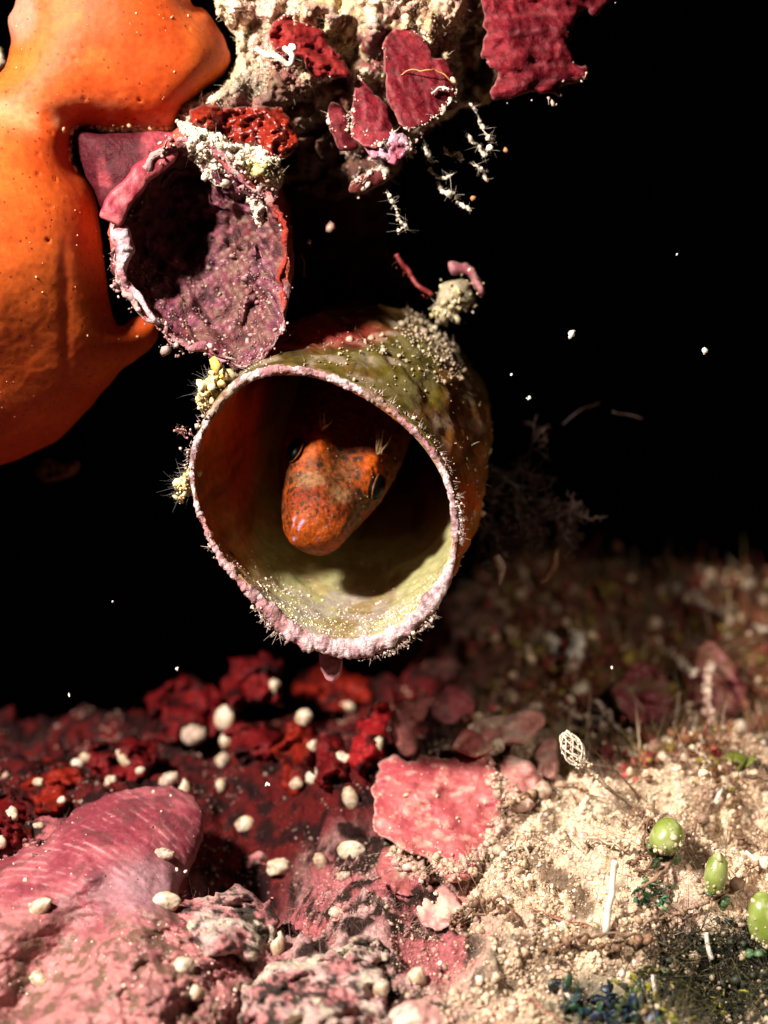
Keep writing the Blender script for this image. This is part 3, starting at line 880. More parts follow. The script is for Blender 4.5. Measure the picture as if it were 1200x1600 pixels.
inner = inner + (inner - cen) / (np.linalg.norm(inner - cen, axis=-1, keepdims=True) + 1e-6) * n3[..., None] * np.clip(1.3 - u, 0.2, 1)[:, None, None]
inner = inner + np.array((0, -1, 0)) * ((0.22 * np.maximum(0, fbm(inner, 2.4, 4, 506)) + 0.06 * fbm(inner, 7, 3, 507)) * np.minimum(1, u * 4)[:, None])[..., None]
outer = []
for t in np.linspace(1, 0, 40):
    sc_ = 1.07 - 0.08 * t
    cx = c0[0] + 14 * t; cy = c0[1] - 46 * t
    yy = 0.12 + 1.35 * t
    rim_tilt = (1 - t) * (0.12 * np.cos(th) - 0.10 * np.sin(th))
    outer.append(W(cx + rr * sc_ * np.cos(th), cy + rr * sc_ * np.sin(th), yy - rim_tilt * 0.6))
outer = np.array(outer)
outer = outer + 0.03 * fbm(outer, 5, 3, 503)[..., None] * np.array((1, 0, 1))
rings = np.concatenate([inner[::-1], outer[::-1]], 0)      # bottom of the bowl, up to the rim, back along the outside
V, F = loft(rings)
n1 = fbm(V, 3, 4, 511); n2 = fbm(V, 12, 4, 512)
qx, qy = to_px(V)
weave = np.sin((qx * 0.96 + qy * 0.2) / 2.6) * np.sin((qy * 0.97 - qx * 0.2) / 2.6)
c_ = mix((0.12, 0.008, 0.018), (0.19, 0.034, 0.075), sstep(-0.3, 0.5, n1))
c_ = mix(c_, (0.26, 0.035, 0.06), blob(qx, qy, 275, 385, 45, 40, 0.7) * sstep(-0.4, 0.3, n2))
c_ = mix(c_, (0.13, 0.07, 0.045), sstep(0.0, 0.5, n2) * 0.7)
ribs = np.sin((qx * 0.80 + qy * 0.60) / 3.0 + 2.5 * n1)
c_ = mix(c_, (0.05, 0.006, 0.012), sstep(0.1, 1.0, ribs) * 0.5)
c_ = mix(c_, (0.30, 0.19, 0.15), np.clip(weave, 0, 1) * 0.7 * blob(qx, qy, 395, 430, 90, 110, 0.5))
c_ = mix(c_, (0.03, 0.005, 0.006), sstep(0.15, 0.5, -n2) * 0.85)
isout = np.arange(len(V)) >= inner.shape[0] * inner.shape[1]
c_ = np.where(isout[:, None], mix((0.45, 0.07, 0.04), (0.52, 0.26, 0.28), sstep(-0.2, 0.6, n1 + (qy - 480) / 120)), c_)
obj("tube_wall", V, F, M_CRUST, c_, parent=OT)
solid(V, F)
# rim crust: red along the right, cream towards the bottom
ring0 = (inner[0] + outer[-1]) / 2 + 0.035 * np.stack([fbm(inner[0] + 4 * k, 4, 4, 504 + k) for k in range(3)], -1)
m = len(ring0)
rp = np.concatenate([ring0, ring0[:1]])
prof = []
d0 = ring0 - ring0.mean(0); d0 /= np.linalg.norm(d0, axis=1)[:, None]
w0 = 0.024 + 0.022 * fbm(ring0, 5, 3, 520)
for a in np.linspace(0, 2 * np.pi, 12, endpoint=False):
    prof.append(ring0 + d0 * (np.cos(a) * w0)[:, None] + np.array((0, 1, 0)) * (np.sin(a) * w0)[:, None])
prof = np.stack(prof, 1)
V, F = loft(prof.reshape(m, 12, 3).transpose(0, 1, 2)[np.r_[0:m, 0]])
V = V + 0.02 * np.stack([fbm(V + 5 * k, 12, 3, 530 + k) for k in range(3)], -1)
qx, qy = to_px(V); n2 = fbm(V, 9, 3, 533)
redw = blob(qx, qy, 440, 400, 40, 95, 0.4)
c_ = mix(mix((0.40, 0.27, 0.25), (0.24, 0.07, 0.09), sstep(-0.4, 0.3, n2)), (0.30, 0.022, 0.010), redw)
obj("rim", V, F, M_RIM, c_, parent=OT)
V, F, C, nf = inflate([(280, 214), (256, 228), (214, 256), (172, 304), (156, 334), (172, 350), (194, 352), (206, 322), (232, 288), (262, 262), (282, 236)], lambda px, py: 0.02 + 0.15 * (px - 160) / 120, 0.045, 0.04, step=2.2, jit=3, seed=33, power=0.4,
                      disp=lambda px, py, h, P: 0.02 * fbm(P, 6, 3, 541), col=lambda px, py, h, P: mix((0.24, 0.022, 0.038), (0.36, 0.08, 0.09), sstep(-0.3, 0.5, fbm(P, 6, 3, 542))))
obj("lip", V, F, M_PINK, C, parent=OT, label="pink folded lip along the upper left edge of the hollow")
V, F, C, nf = inflate([(118, 206), (160, 208), (220, 206), (272, 208), (276, 240), (230, 280), (190, 330), (168, 345), (148, 300), (130, 262)], lambda px, py: 0.62 - 0.1 * (px - 120) / 150, 0.14, 0.4, step=3, jit=2, seed=35, power=0.5,
                      disp=lambda px, py, h, P: 0.03 * fbm(P, 5, 3, 545), col=lambda px, py, h, P: mix((0.055, 0.006, 0.010), (0.22, 0.035, 0.045), sstep(-0.2, 0.5, fbm(P, 4, 3, 546) + (px - 215) / 130)))
obj("maroon_wall", V, F, M_PLATE, C, parent=OT)
# left flank of the old tube with grey lilac crust
V, F, C, nf = inflate([(176, 352), (190, 345), (205, 362), (208, 392), (198, 420), (206, 440), (228, 470), (250, 500), (240, 505), (210, 470), (186, 430), (178, 392)], 0.15, 0.09, 0.2, step=2.5, jit=4, seed=37, power=0.5,
                      disp=lambda px, py, h, P: 0.06 * fbm(P, 9, 3, 548), col=lambda px, py, h, P: mix((0.50, 0.36, 0.38), (0.30, 0.12, 0.14), sstep(-0.1, 0.4, fbm(P, 9, 3, 549))))
obj("side_crust", V, F, M_RIM, C, parent=OT)
# flakes and threads in the hollow, crumbs on the rim
ci, co = inner.reshape(-1, 3), None
Fi = loft(inner)[1]
P1, N1 = sample(ci, Fi, 800, lambda Pm, Nn: (fbm(Pm, 5, 3, 551) > 0.05) * 1.0 * (Pm[:, 2] < 2.2))
cc = mix((0.22, 0.08, 0.11), (0.33, 0.22, 0.17), RNG.random(len(P1)))
s1 = RNG.gamma(1.5, 0.0035, len(P1)) + 0.002
P2, N2 = sample(ci, Fi, 420, lambda Pm, Nn: (Pm[:, 2] < 2.3) * 1.0)
P3, N3 = sample(V * 0 + V, F, 1) if False else (ring0[RNG.integers(0, m, 900)] + RNG.normal(size=(900, 3)) * 0.035, None)
qx, qy = to_px(P3)
keep = RNG.random(900) < np.where(blob(qx, qy, 440, 400, 40, 95, 0.4) > 0.4, 0.15, np.where(qx < 250, 0.4, 1.0))
P3 = P3[keep]
v, f, c_ = join([crumbs(P1, np.minimum(s1, 0.03), cc), hairs(P2, RNG.normal(size=P2.shape), RNG.uniform(0.015, 0.045, len(P2)), 0.0025, (0.32, 0.22, 0.15)), crumbs(P3, RNG.gamma(1.2, 0.005, len(P3)) + 0.002, mix((0.50, 0.36, 0.32), (0.36, 0.15, 0.15), RNG.random(len(P3))))])
obj("crumb_crust", v, f, M_CRUMB, c_, parent=OT, kind='stuff')

# knobbly cream and olive crust between the old tube and the rock
v, f, C, nf = inflate([(278, 205), (300, 188), (330, 215), (362, 225), (392, 232), (425, 240), (438, 275), (428, 320), (418, 352), (404, 350), (392, 318), (372, 296), (338, 290), (310, 262), (286, 236)], lambda px, py: 0.25 + 0.0006 * (px - 280), 0.22, 0.5, step=2.6, jit=7, seed=41, power=0.45,
                      disp=lambda px, py, h, P: 0.12 * fbm(P, 5, 4, 561) + 0.05 * fbm(P, 18, 3, 562),
                      col=lambda px, py, h, P: mix(mix((0.62, 0.48, 0.40), (0.66, 0.56, 0.44), sstep(-0.3, 0.5, fbm(P, 7, 3, 563))), (0.28, 0.24, 0.04), blob(px, py, 405, 268, 30, 34, 0.6) * sstep(-0.4, 0.2, fbm(P, 8, 3, 564))))
ob_k = obj("knobbly_crust", v, f, M_CRUST, C, label="knobbly cream crust with an olive green knob arching over the old broken tube", cat="crust")
cp, cn, cc = sample(v, f[:nf], 1500, None, C)
vv, ff, c2 = join([crumbs(cp, RNG.gamma(1.5, 0.005, len(cp)) + 0.003, cc * 0.7 + np.array((0.2, 0.17, 0.12))), hairs(cp[:300], cn[:300] + RNG.normal(size=(300, 3)) * 0.5, RNG.uniform(0.015, 0.05, 300), 0.003, (0.5, 0.4, 0.28))])
obj("crumb_crust", vv, ff, M_CRUMB, c2, parent=ob_k, kind='stuff')

# ============================================================ the occupied tube
rim_out = [(371, 590), (345, 612), (322, 645), (302, 688), (294, 735), (302, 785), (318, 830), (338, 868), (372, 912), (404, 950), (432, 985), (470, 1010), (512, 1024), (556, 1030), (604, 1016), (650, 986), (688, 942), (708, 895), (716, 845), (714, 790), (703, 742), (676, 694), (640, 655), (590, 616), (540, 592), (500, 576), (455, 568), (410, 572)]
rim_in = [(392, 598), (366, 618), (338, 648), (314, 692), (305, 738), (312, 784), (328, 828), (350, 868), (384, 906), (416, 938), (444, 962), (478, 984), (516, 996), (556, 997), (598, 985), (640, 958), (676, 918), (697, 876), (705, 838), (703, 792), (690, 748), (662, 702), (626, 665), (578, 630), (532, 606), (492, 592), (452, 588), (418, 590)]
NT = 300
TUBE = empty("worm_tube", W(520, 1020, 0.3), label="round worm tube with a pink crusted rim and a fish looking out", cat="worm tube")
co_, th, ro = ring_from(rim_out, NT, 0)
ci_, th, ri = ring_from(rim_in, NT, 0)
CEN = np.array((520.0, 798.0))
# control rings: depth, centre, radii along x and y
ctrl = [(1.1, (555, 712), 214, 232), (2.2, (568, 668), 190, 190), (3.6, (590, 640), 155, 150), (5.6, (610, 620), 125, 120)]
def tube_rows(center0, r0, thick, yv):
    yk = [0.0] + [c[0] for c in ctrl]
    px = [center0[0] + r0 * np.cos(th)] + [c[1][0] + (c[2] - thick) * np.cos(th) for c in ctrl]
    py = [center0[1] + r0 * np.sin(th)] + [c[1][1] + (c[3] - thick) * np.sin(th) for c in ctrl]
    px, py = np.array(px), np.array(py)
    out = []
    fine = np.linspace(0, 5.6, 240)
    A = np.stack([np.interp(fine, yk, px[:, j]) for j in range(NT)], 1)
    B = np.stack([np.interp(fine, yk, py[:, j]) for j in range(NT)], 1)
    ker = np.ones(31) / 31
    def sm(M):
        pad = np.vstack([2 * M[:1] - M[15:0:-1], M, 2 * M[-1:] - M[-2:-17:-1]])
        c = np.cumsum(np.vstack([np.zeros((1, NT)), pad]), 0)
        return (c[31:] - c[:-31]) / 31
    A, B = sm(A), sm(B)
    # keep the rim itself exact
    k = np.exp(-(fine / 0.25) ** 2)[:, None]
    A = A + (px[0] - A[0]) * k; B = B + (py[0] - B[0]) * k
    P = []
    for y in yv:
        t = y / 5.6 * 239; i = int(min(t, 238)); f = t - i
        P.append(W(A[i] * (1 - f) + A[i + 1] * f, B[i] * (1 - f) + B[i + 1] * f, y + 0 * th))
    return np.array(P)


yv = np.concatenate([np.linspace(0, 1.6, 80), np.linspace(1.65, 5.6, 60)])
outer = tube_rows(co_, ro - 1.5, 0, yv)
inner = tube_rows(ci_, ri + 1.5, 13, yv)
def radial(Rg, d):
    cen = Rg.mean(1, keepdims=True); u = Rg - cen; u[..., 1] = 0
    return Rg + u / (np.linalg.norm(u, axis=-1, keepdims=True) + 1e-6) * d[..., None]
fall = sstep(0.0, 0.35, yv)[:, None]
outer = radial(outer, fall * (0.045 * fbm(outer, 2.2, 4, 601) + 0.02 * fbm(outer, 9, 4, 602) + 0.03 * np.maximum(0, fbm(outer, 5, 3, 603)) * sstep(800, 500, to_px(outer)[1])) - 0.0)
# growth rings of the tube and a fold down its left inner side
grow = 0.010 * np.sin(yv * 16 + 1.5 * np.sin(yv * 3))[:, None] * np.ones((1, NT))
leftness = np.exp(-((np.abs(np.angle(np.exp(1j * (th - math.pi))))) / 0.55) ** 2)[None]
foldd = -0.11 * leftness * sstep(0.35, 0.62, yv)[:, None]
inner = radial(inner, fall * (0.02 * fbm(inner, 2.5, 3, 605) + 0.006 * fbm(inner, 9, 3, 606)) + grow * 0.4 * fall + foldd)
rings = np.concatenate([inner[::-1], outer], 0)
V, F = loft(rings)
# close the front edge is implied (inner first ring joins outer first ring)
qx, qy = to_px(V); n1 = fbm(V, 2.5, 4, 611); n2 = fbm(V, 8, 4, 612)
isin = np.arange(len(V)) < len(inner) * NT
ang = np.tile(np.concatenate([th]), len(rings)); 
co1 = mix((0.15, 0.075, 0.016), (0.21, 0.13, 0.028), sstep(-0.4, 0.4, n1))
co1 = mix(co1, (0.30, 0.10, 0.015), blob(qx, qy, 725, 720, 70, 120, 0.6) * 0.85)
co1 = mix(co1, (0.06, 0.03, 0.008), sstep(0.1, 0.5, fbm(np.stack([ang * 3, V[:, 1] * 0.5, 0 * ang], -1), 2, 4, 618)) * 0.7)
co1 = mix(co1, (0.46, 0.36, 0.26), 0.8 * sstep(0.15, 0.5, n2 + 0.4 * n1) * sstep(760, 560, qy + 40 * n1))
co1 = mix(co1, (0.15, 0.13, 0.012), sstep(0.2, 0.6, n1 - 0.2 * n2) * 0.7)
co1 = mix(co1, (0.40, 0.03, 0.03), blob(qx, qy, 520, 520, 70, 22, 0.6) * 0.85)
co1 = mix(co1, (0.05, 0.035, 0.02), sstep(0.3, 0.6, -n2) * 0.5)
ci1 = mix((0.60, 0.17, 0.028), (0.66, 0.62, 0.28), sstep(-0.3, 0.7, 0.35 * n1 + np.cos(ang - 1.05)))  # orange glow of the walls and lit yellow floor painted into the colour
streak = fbm(np.stack([ang * 2.2, V[:, 1] * 0.35, 0 * ang], -1), 2.0, 4, 615)
ci1 = mix(ci1, (0.26, 0.08, 0.02), sstep(0.1, 0.6, streak) * 0.6)
ci1 = mix(ci1, (0.60, 0.50, 0.44), blob(qx, qy, 510, 960, 130, 45, 0.6) * sstep(-0.2, 0.5, n2 + 0.15) * 0.8)
col = np.where(isin[:, None], ci1, co1)
obj("tube_wall", V, F, M_TUBE, col, parent=TUBE)
solid(V, F)
# the crusted rim
fr_o, fr_i = W(co_[0] + ro * np.cos(th), co_[1] + ro * np.sin(th), 0.0), W(ci_[0] + ri * np.cos(th), ci_[1] + ri * np.sin(th), 0.0)
mid = (fr_o + fr_i) / 2; hw = np.linalg.norm(fr_o - fr_i, axis=1) / 2
dirr = (fr_o - fr_i) / (2 * hw[:, None])
NP_ = 18
pr = []
bottom = sstep(700, 980, CEN[1] + ro * np.sin(th))
for a in np.linspace(0, 2 * np.pi, NP_, endpoint=False):
    pr.append(mid + dirr * (np.cos(a) * (hw * (0.62 + 0.28 * bottom + 0.22 * fbm(mid, 3, 3, 619)) + 0.004))[:, None] + np.array((0, 1, 0)) * ((0.045 if np.sin(a) < 0 else 0.12) * np.sin(a) * (0.3 + 0.7 * hw / hw.max()))[:, None])
NR = 3
th2 = np.linspace(0, NT, NT * NR, endpoint=False)
pr = np.stack(pr, 1)                                        # NT, NP, 3
i0 = th2.astype(int) % NT; i1 = (i0 + 1) % NT; fq = (th2 - th2.astype(int))[:, None, None]
pr = pr[i0] * (1 - fq) + pr[i1] * fq
nn = (0.026 * fbm(pr, 5, 3, 620) + 0.018 * fbm(pr, 12, 3, 621)) * (0.35 + 0.65 * bottom[i0][:, None]) + 0.010 * fbm(pr, 34, 3, 622) + 0.008 * (0.5 - cells(pr, 26, 623))
cenr = pr.mean(1, keepdims=True); uu = pr - cenr
pr = pr + uu / (np.linalg.norm(uu, axis=-1, keepdims=True) + 1e-6) * nn[..., None]
V, F = loft(pr[np.r_[0:NT * NR, 0]])
qx, qy = to_px(V); n1 = fbm(V, 5, 3, 625); n2 = fbm(V, 16, 3, 626)
c_ = mix((0.46, 0.26, 0.30), (0.62, 0.48, 0.48), sstep(-0.4, 0.4, n2))
c_ = mix(c_, (0.32, 0.10, 0.11), sstep(0.05, 0.45, n1) * 0.75)
c_ = mix(c_, (0.26, 0.15, 0.07), sstep(0.2, 0.5, fbm(V, 3, 3, 627)) * sstep(760, 600, qy) * 0.8)
c_ = mix(c_, (0.42, 0.15, 0.13), blob(qx, qy, 330, 860, 40, 90, 0.6) * 0.45)
c_ = mix(c_, (0.14, 0.08, 0.06), sstep(0.2, 0.6, -n2) * 0.7)
obj("rim", V, F, M_RIM, c_, parent=TUBE)
RIMV = V
# frilly crumbs round the outer rim
k = RNG.integers(0, NT, 4200)
lowp = sstep(620, 900, co_[1] + ro[k] * np.sin(th[k])) * 0.9 + 0.12
k = k[RNG.random(4200) < lowp * sstep(-0.15, 0.45, fbm(fr_o[k], 3.5, 3, 632))]
b0 = fr_o[k] + dirr[k] * RNG.normal(0.004, 0.018, (len(k), 1)) + np.stack([RNG.normal(0, 0.01, len(k)), RNG.uniform(-0.05, 0.14, len(k)), RNG.normal(0, 0.01, len(k))], -1)
b0 = b0 + dirr[k] * (0.03 * np.maximum(0, fbm(fr_o[k], 6, 3, 631)))[:, None]
s0 = RNG.gamma(1.0, 0.0034, len(k)) + 0.0016
a_ = crumbs(b0, np.minimum(s0, 0.035), mix((0.56, 0.36, 0.37), (0.60, 0.48, 0.36), RNG.random(len(k))))
k2 = k[:500]
b_ = hairs(fr_o[k2] + dirr[k2] * 0.01, dirr[k2] + RNG.normal(size=(len(k2), 3)) * 0.5, RNG.uniform(0.015, 0.045, len(k2)), 0.0035, (0.45, 0.33, 0.28))
v, f, c_ = join([a_, b_])
obj("rim_crumbs", v, f, M_CRUMB, c_, parent=TUBE, kind='stuff')
# glittering grains on the floor of the tube
Vi = inner.reshape(-1, 3); Fi = loft(inner)[1]
def fl_w(Pm, Nn):
    qx, qy = to_px(Pm)
    return (np.exp(-((Pm[:, 1] - 0.25) / 0.45) ** 2) * sstep(830, 930, qy) * (0.25 + sstep(-0.2, 0.4, fbm(Pm, 4, 3, 641))) + 0.02 * (qy > 850)) * (0.35 + blob(qx, qy, 530, 940, 120, 60, 0.8))
gp, gn = sample(Vi, Fi, 1700, fl_w)
v, f, c_ = crumbs(gp, np.minimum(RNG.gamma(1.2, 0.0024, len(gp)) + 0.0016, 0.014), mix((0.62, 0.52, 0.32), (0.66, 0.56, 0.5), RNG.random(len(gp))))
obj("sand_grains", v, f, M_CRUMB, c_, parent=TUBE, kind='stuff')
# cream crust on the top of the tube
Vo = outer.reshape(-1, 3); Fo = loft(outer)[1]
def top_w(Pm, Nn):
    qx, qy = to_px(Pm)
    return (blob(qx, qy, 690, 520, 50, 60, 0.6) * 2.5 + blob(qx, qy, 560, 560, 150, 45, 0.7) * sstep(0, 0.4, fbm(Pm, 5, 3, 651)) + 0.12 * blob(qx, qy, 740, 720, 50, 200, 0.5)) * (Pm[:, 1] < 1.8)
gp, gn, gc = sample(Vo, Fo, 1000, top_w, np.asarray(co1[len(inner) * NT:]))
gs = np.minimum(RNG.gamma(1.2, 0.0044, len(gp)) + 0.002, 0.035)
out_dir = gp - outer.mean(1)[np.clip(np.searchsorted(yv, gp[:, 1]), 0, len(yv) - 1)]; out_dir /= np.linalg.norm(out_dir, axis=1)[:, None]
a_ = crumbs(gp + out_dir * 0.01, gs, gc * 0.55 + np.array((0.26, 0.20, 0.15)))
b_ = hairs(gp[:160], out_dir[:160] + RNG.normal(size=(160, 3)) * 0.6, RNG.uniform(0.02, 0.05, 160), 0.003, (0.4, 0.33, 0.2))
v, f, c_ = join([a_, b_])
obj("top_crust", v, f, M_CRUMB, c_, parent=TUBE, kind='stuff')

# pale yellow tufted growth on the left flank of the tube, two clumps
def tuft(px, py, y, rx, ry, n, label, halo):
    cpt = W(px, py, y)
    o = empty("hydroid_tuft", cpt, label=label, cat="hydroid", group="pale tufts on the left flank of the tube")
    q = RNG.normal(size=(n, 3)); q /= np.linalg.norm(q, axis=1)[:, None]
    q = q * RNG.random((n, 1)) ** 0.5 * np.array((rx, 0.16, ry)) / np.array((200, 1, 200))
    q[:, 0] += 0.35 * q[:, 2]
    q = q + 0.04 * np.stack([fbm(q + 3 * k, 9, 2, 660 + k) for k in range(3)], -1)
    yel = RNG.random(n)
    v, f, c_ = crumbs(cpt + q, RNG.gamma(2.0, 0.006, n) + 0.004, mix((0.72, 0.60, 0.36), (0.62, 0.38, 0.04), yel ** 2))
    obj("crumb_core", v, f, M_CRUMB, c_, parent=o, kind='stuff')
    hn_ = halo
    h0 = q[RNG.integers(0, n, hn_)]
    v, f, c_ = hairs(cpt + h0, np.stack([-RNG.uniform(0.3, 1, hn_), RNG.normal(0, 0.4, hn_), RNG.normal(0.1, 0.5, hn_)], -1), RNG.uniform(0.03, 0.09, hn_), 0.0010, (0.32, 0.29, 0.27))
    obj("fine_bristles", v, f, M_THREAD, c_, parent=o, kind='stuff')
tuft(332, 606, 0.12, 22, 36, 320, "yellow and cream tuft on the upper left of the tube rim, under the old tube", 260)
tuft(289, 760, 0.12, 12, 26, 150, "smaller pale tuft on the left edge of the tube rim", 200)

# curled purple alga and crust knot on top of the tube
blade("curled_alga", [(706, 412), (728, 412), (750, 428), (758, 448), (748, 462), (742, 446), (726, 430), (708, 428)], blade_y(1.3, 0, 0, 730, 440), 0.06, "small curled purple alga standing on top of the tube", blade_c((0.30, 0.06, 0.09), (0.42, 0.2, 0.2), 671), amp=0.02, group=None, seed=671, Hb=0.12)
nk = 420
ctr = W(712, 466, 1.25)
q = RNG.normal(size=(nk, 3)) * np.array((0.07, 0.07, 0.075)) + np.array((0, 0, 0))
q[:120] = q[:120] * 0.8 + np.array((-0.16, 0, -0.16)) * RNG.random((120, 1))
q = q * np.array((0.9, 0.9, 0.9))
core = crumbs(ctr + np.array([(0, 0, 0), (0.03, 0, 0.05), (-0.06, 0, -0.06), (-0.12, 0, -0.13)]), np.array((0.13, 0.11, 0.10, 0.09)), (0.4, 0.32, 0.2))
v, f, c_ = join([core, crumbs(ctr + q, RNG.gamma(1.6, 0.007, nk) + 0.004, mix((0.55, 0.46, 0.32), (0.35, 0.27, 0.1), RNG.random(nk))), hairs(ctr + q[:120], RNG.normal(size=(120, 3)), RNG.uniform(0.04, 0.1, 120), 0.004, (0.5, 0.42, 0.3))])
obj("crust_knot", v, f, M_CRUMB, c_, label="cream crumbly crust knot on top of the tube below the curled purple alga", cat="crust")

# ============================================================ the fish
A = np.array((0.20, 0.72, 0.66)); A /= np.linalg.norm(A)
R_ = np.array((0.92, 0.10, -0.39)); R_ -= (R_ @ A) * A; R_ /= np.linalg.norm(R_)
U = np.cross(R_, A)
if U[1] > 0: U = -U
SN = W(484, 850, 0.42)
FS = 1.28
FISH = empty("fish", SN + A * 1.2 - U * 0.3, label="small orange blenny with black eyes and speckled head peering out of the tube", cat="fish")
ns, nt = 260, 200
sv = np.concatenate([np.linspace(0, 1.3, 190) ** 1.0, np.linspace(1.33, 4.2, 70)])
tt = np.linspace(-np.pi, np.pi, nt, endpoint=False)
def prof_(s, ks, vs):
    return np.interp(s, ks, vs)
sk = [0, 0.02, 0.06, 0.12, 0.2, 0.3, 0.42, 0.55, 0.7, 0.9, 1.3, 2.2, 3.2, 4.2]
wk = [0.0, 0.09, 0.150, 0.190, 0.218, 0.245, 0.285, 0.325, 0.365, 0.40, 0.42, 0.36, 0.24, 0.08]
uk = [0.0, 0.08, 0.125, 0.16, 0.19, 0.215, 0.24, 0.265, 0.29, 0.33, 0.38, 0.36, 0.26, 0.10]
lk = [0.0, 0.09, 0.15, 0.19, 0.22, 0.25, 0.28, 0.31, 0.34, 0.36, 0.38, 0.34, 0.22, 0.08]
def smooth1(a):
    for _ in range(3):
        b = a.copy(); b[1:-1] = (a[:-2] + 2 * a[1:-1] + a[2:]) / 4; a = b
    return a
w_, u_, l_ = (smooth1(np.interp(sv, sk, q)) for q in (wk, uk, lk))
S, T = np.meshgrid(sv, tt, indexing='ij')
ct, st = np.cos(T), np.sin(T)
pw = 0.85
cr = np.sign(ct) * np.abs(ct) ** pw; su = np.sign(st) * np.abs(st) ** pw
r = w_[:, None] * cr
uu = np.where(st > 0, u_[:, None], l_[:, None]) * su
# brow knobs over the eyes, groove between, cheeks, snout step, lip fold
up = np.clip(st, 0, 1)
for sg in (-1, 1):
    uu = uu + 0.060 * np.exp(-((S - 0.58) / 0.15) ** 2 - ((r - sg * 0.20) / 0.085) ** 2) * (up > 0)
    side = np.exp(-((S - 0.52) / 0.11) ** 2 - ((uu - 0.12) / 0.10) ** 2) * (np.sign(r) == sg)
    r = r + sg * 0.03 * side
uu = uu - 0.045 * np.exp(-((S - 0.60) / 0.24) ** 2 - (r / 0.075) ** 2) * (up > 0)
uu = uu + 0.025 * np.exp(-((S - 0.22) / 0.10) ** 2 - (r / 0.16) ** 2) * (up > 0)
mouth = np.exp(-((S - (0.05 + 0.35 * np.abs(r) ** 1.2)) / 0.022) ** 2) * ((uu < 0.05) & (uu > -0.12))
body = SN + FS * (S[..., None] * A + r[..., None] * R_ + uu[..., None] * U)
# the body bends to follow the tube
bend = np.clip(S - 1.2, 0, None)
body = body + bend[..., None] ** 1.5 * np.array((0.02, 0.10, -0.20))
nrm = body - (SN + FS * S[..., None] * A)
nrm = nrm / (np.linalg.norm(nrm, axis=-1, keepdims=True) + 1e-6)
body = body + nrm * (0.010 * fbm(body, 8, 3, 701) + 0.004 * fbm(body, 30, 2, 702) - 0.03 * mouth)[..., None]
V, F = loft(body)
Vp = V.reshape(ns, nt, 3)
s_, r_, u2 = S.ravel(), r.ravel(), uu.ravel()
n1 = fbm(V, 4, 4, 711); n2 = fbm(V, 14, 3, 712); cl = cells(V, 13, 713); cl2 = cells(V, 24, 715)
c_ = mix((0.15, 0.017, 0.002), (0.23, 0.038, 0.003), sstep(-0.4, 0.5, n1))
c_ = mix(c_, (0.10, 0.045, 0.012), blob(s_, r_, 0.44, 0.0, 0.20, 0.15, 0.6) * sstep(-0.5, 0.3, n2 + 0.3) * 0.6)
c_ = mix(c_, (0.07, 0.009, 0.004), sstep(0.55, 0.95, s_) * 0.9)  # skin darkens rearwards, painting in the shade inside the tube
c_ = mix(c_, (0.27, 0.050, 0.004), sstep(0.24, 0.05, s_) * 0.75)
c_ = mix(c_, (0.075, 0.03, 0.010), sstep(0.0, 0.45, fbm(V, 6, 4, 718)) * sstep(0.1, 0.25, s_) * 0.75)
c_ = mix(c_, (0.018, 0.008, 0.004), sstep(0.46, 0.28, cl + 0.1 * n2) * sstep(-0.5, 0.1, n1 + 0.2) * (s_ > 0.14) * 0.95)
c_ = mix(c_, (0.035, 0.012, 0.005), sstep(0.46, 0.30, cl2) * 0.85 * (s_ > 0.1))
c_ = mix(c_, (0.24, 0.12, 0.05), blob(s_, r_, 0.34, -0.14, 0.06, 0.07, 0.6) * 0.7)
c_ = mix(c_, (0.24, 0.12, 0.05), blob(s_, r_, 0.30, 0.07, 0.06, 0.06, 0.6) * 0.6)
for sg in (-1, 1):
    c_ = mix(c_, (0.44, 0.075, 0.006), blob(s_, r_, 0.58, sg * 0.2, 0.10, 0.07, 0.6) * sstep(0, 0.1, u2) * 0.8)
for (a0, r0) in ((-0.10, 0.0), (0.05, 0.0), (-0.165, 0.03)):
    c_ = mix(c_, (0.36, 0.26, 0.42), np.exp(-((r_ - a0 - 0.35 * (s_ - 0.05)) / 0.009) ** 2) * sstep(0.012, 0.03, s_) * sstep(0.105, 0.07, s_) * sstep(-0.35, 0.1, n2) * (u2 > -0.08) * 0.8)
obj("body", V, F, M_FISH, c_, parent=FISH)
def fpt(s, rr_, uo):
    return SN + FS * (s * A + rr_ * R_ + uo * U)
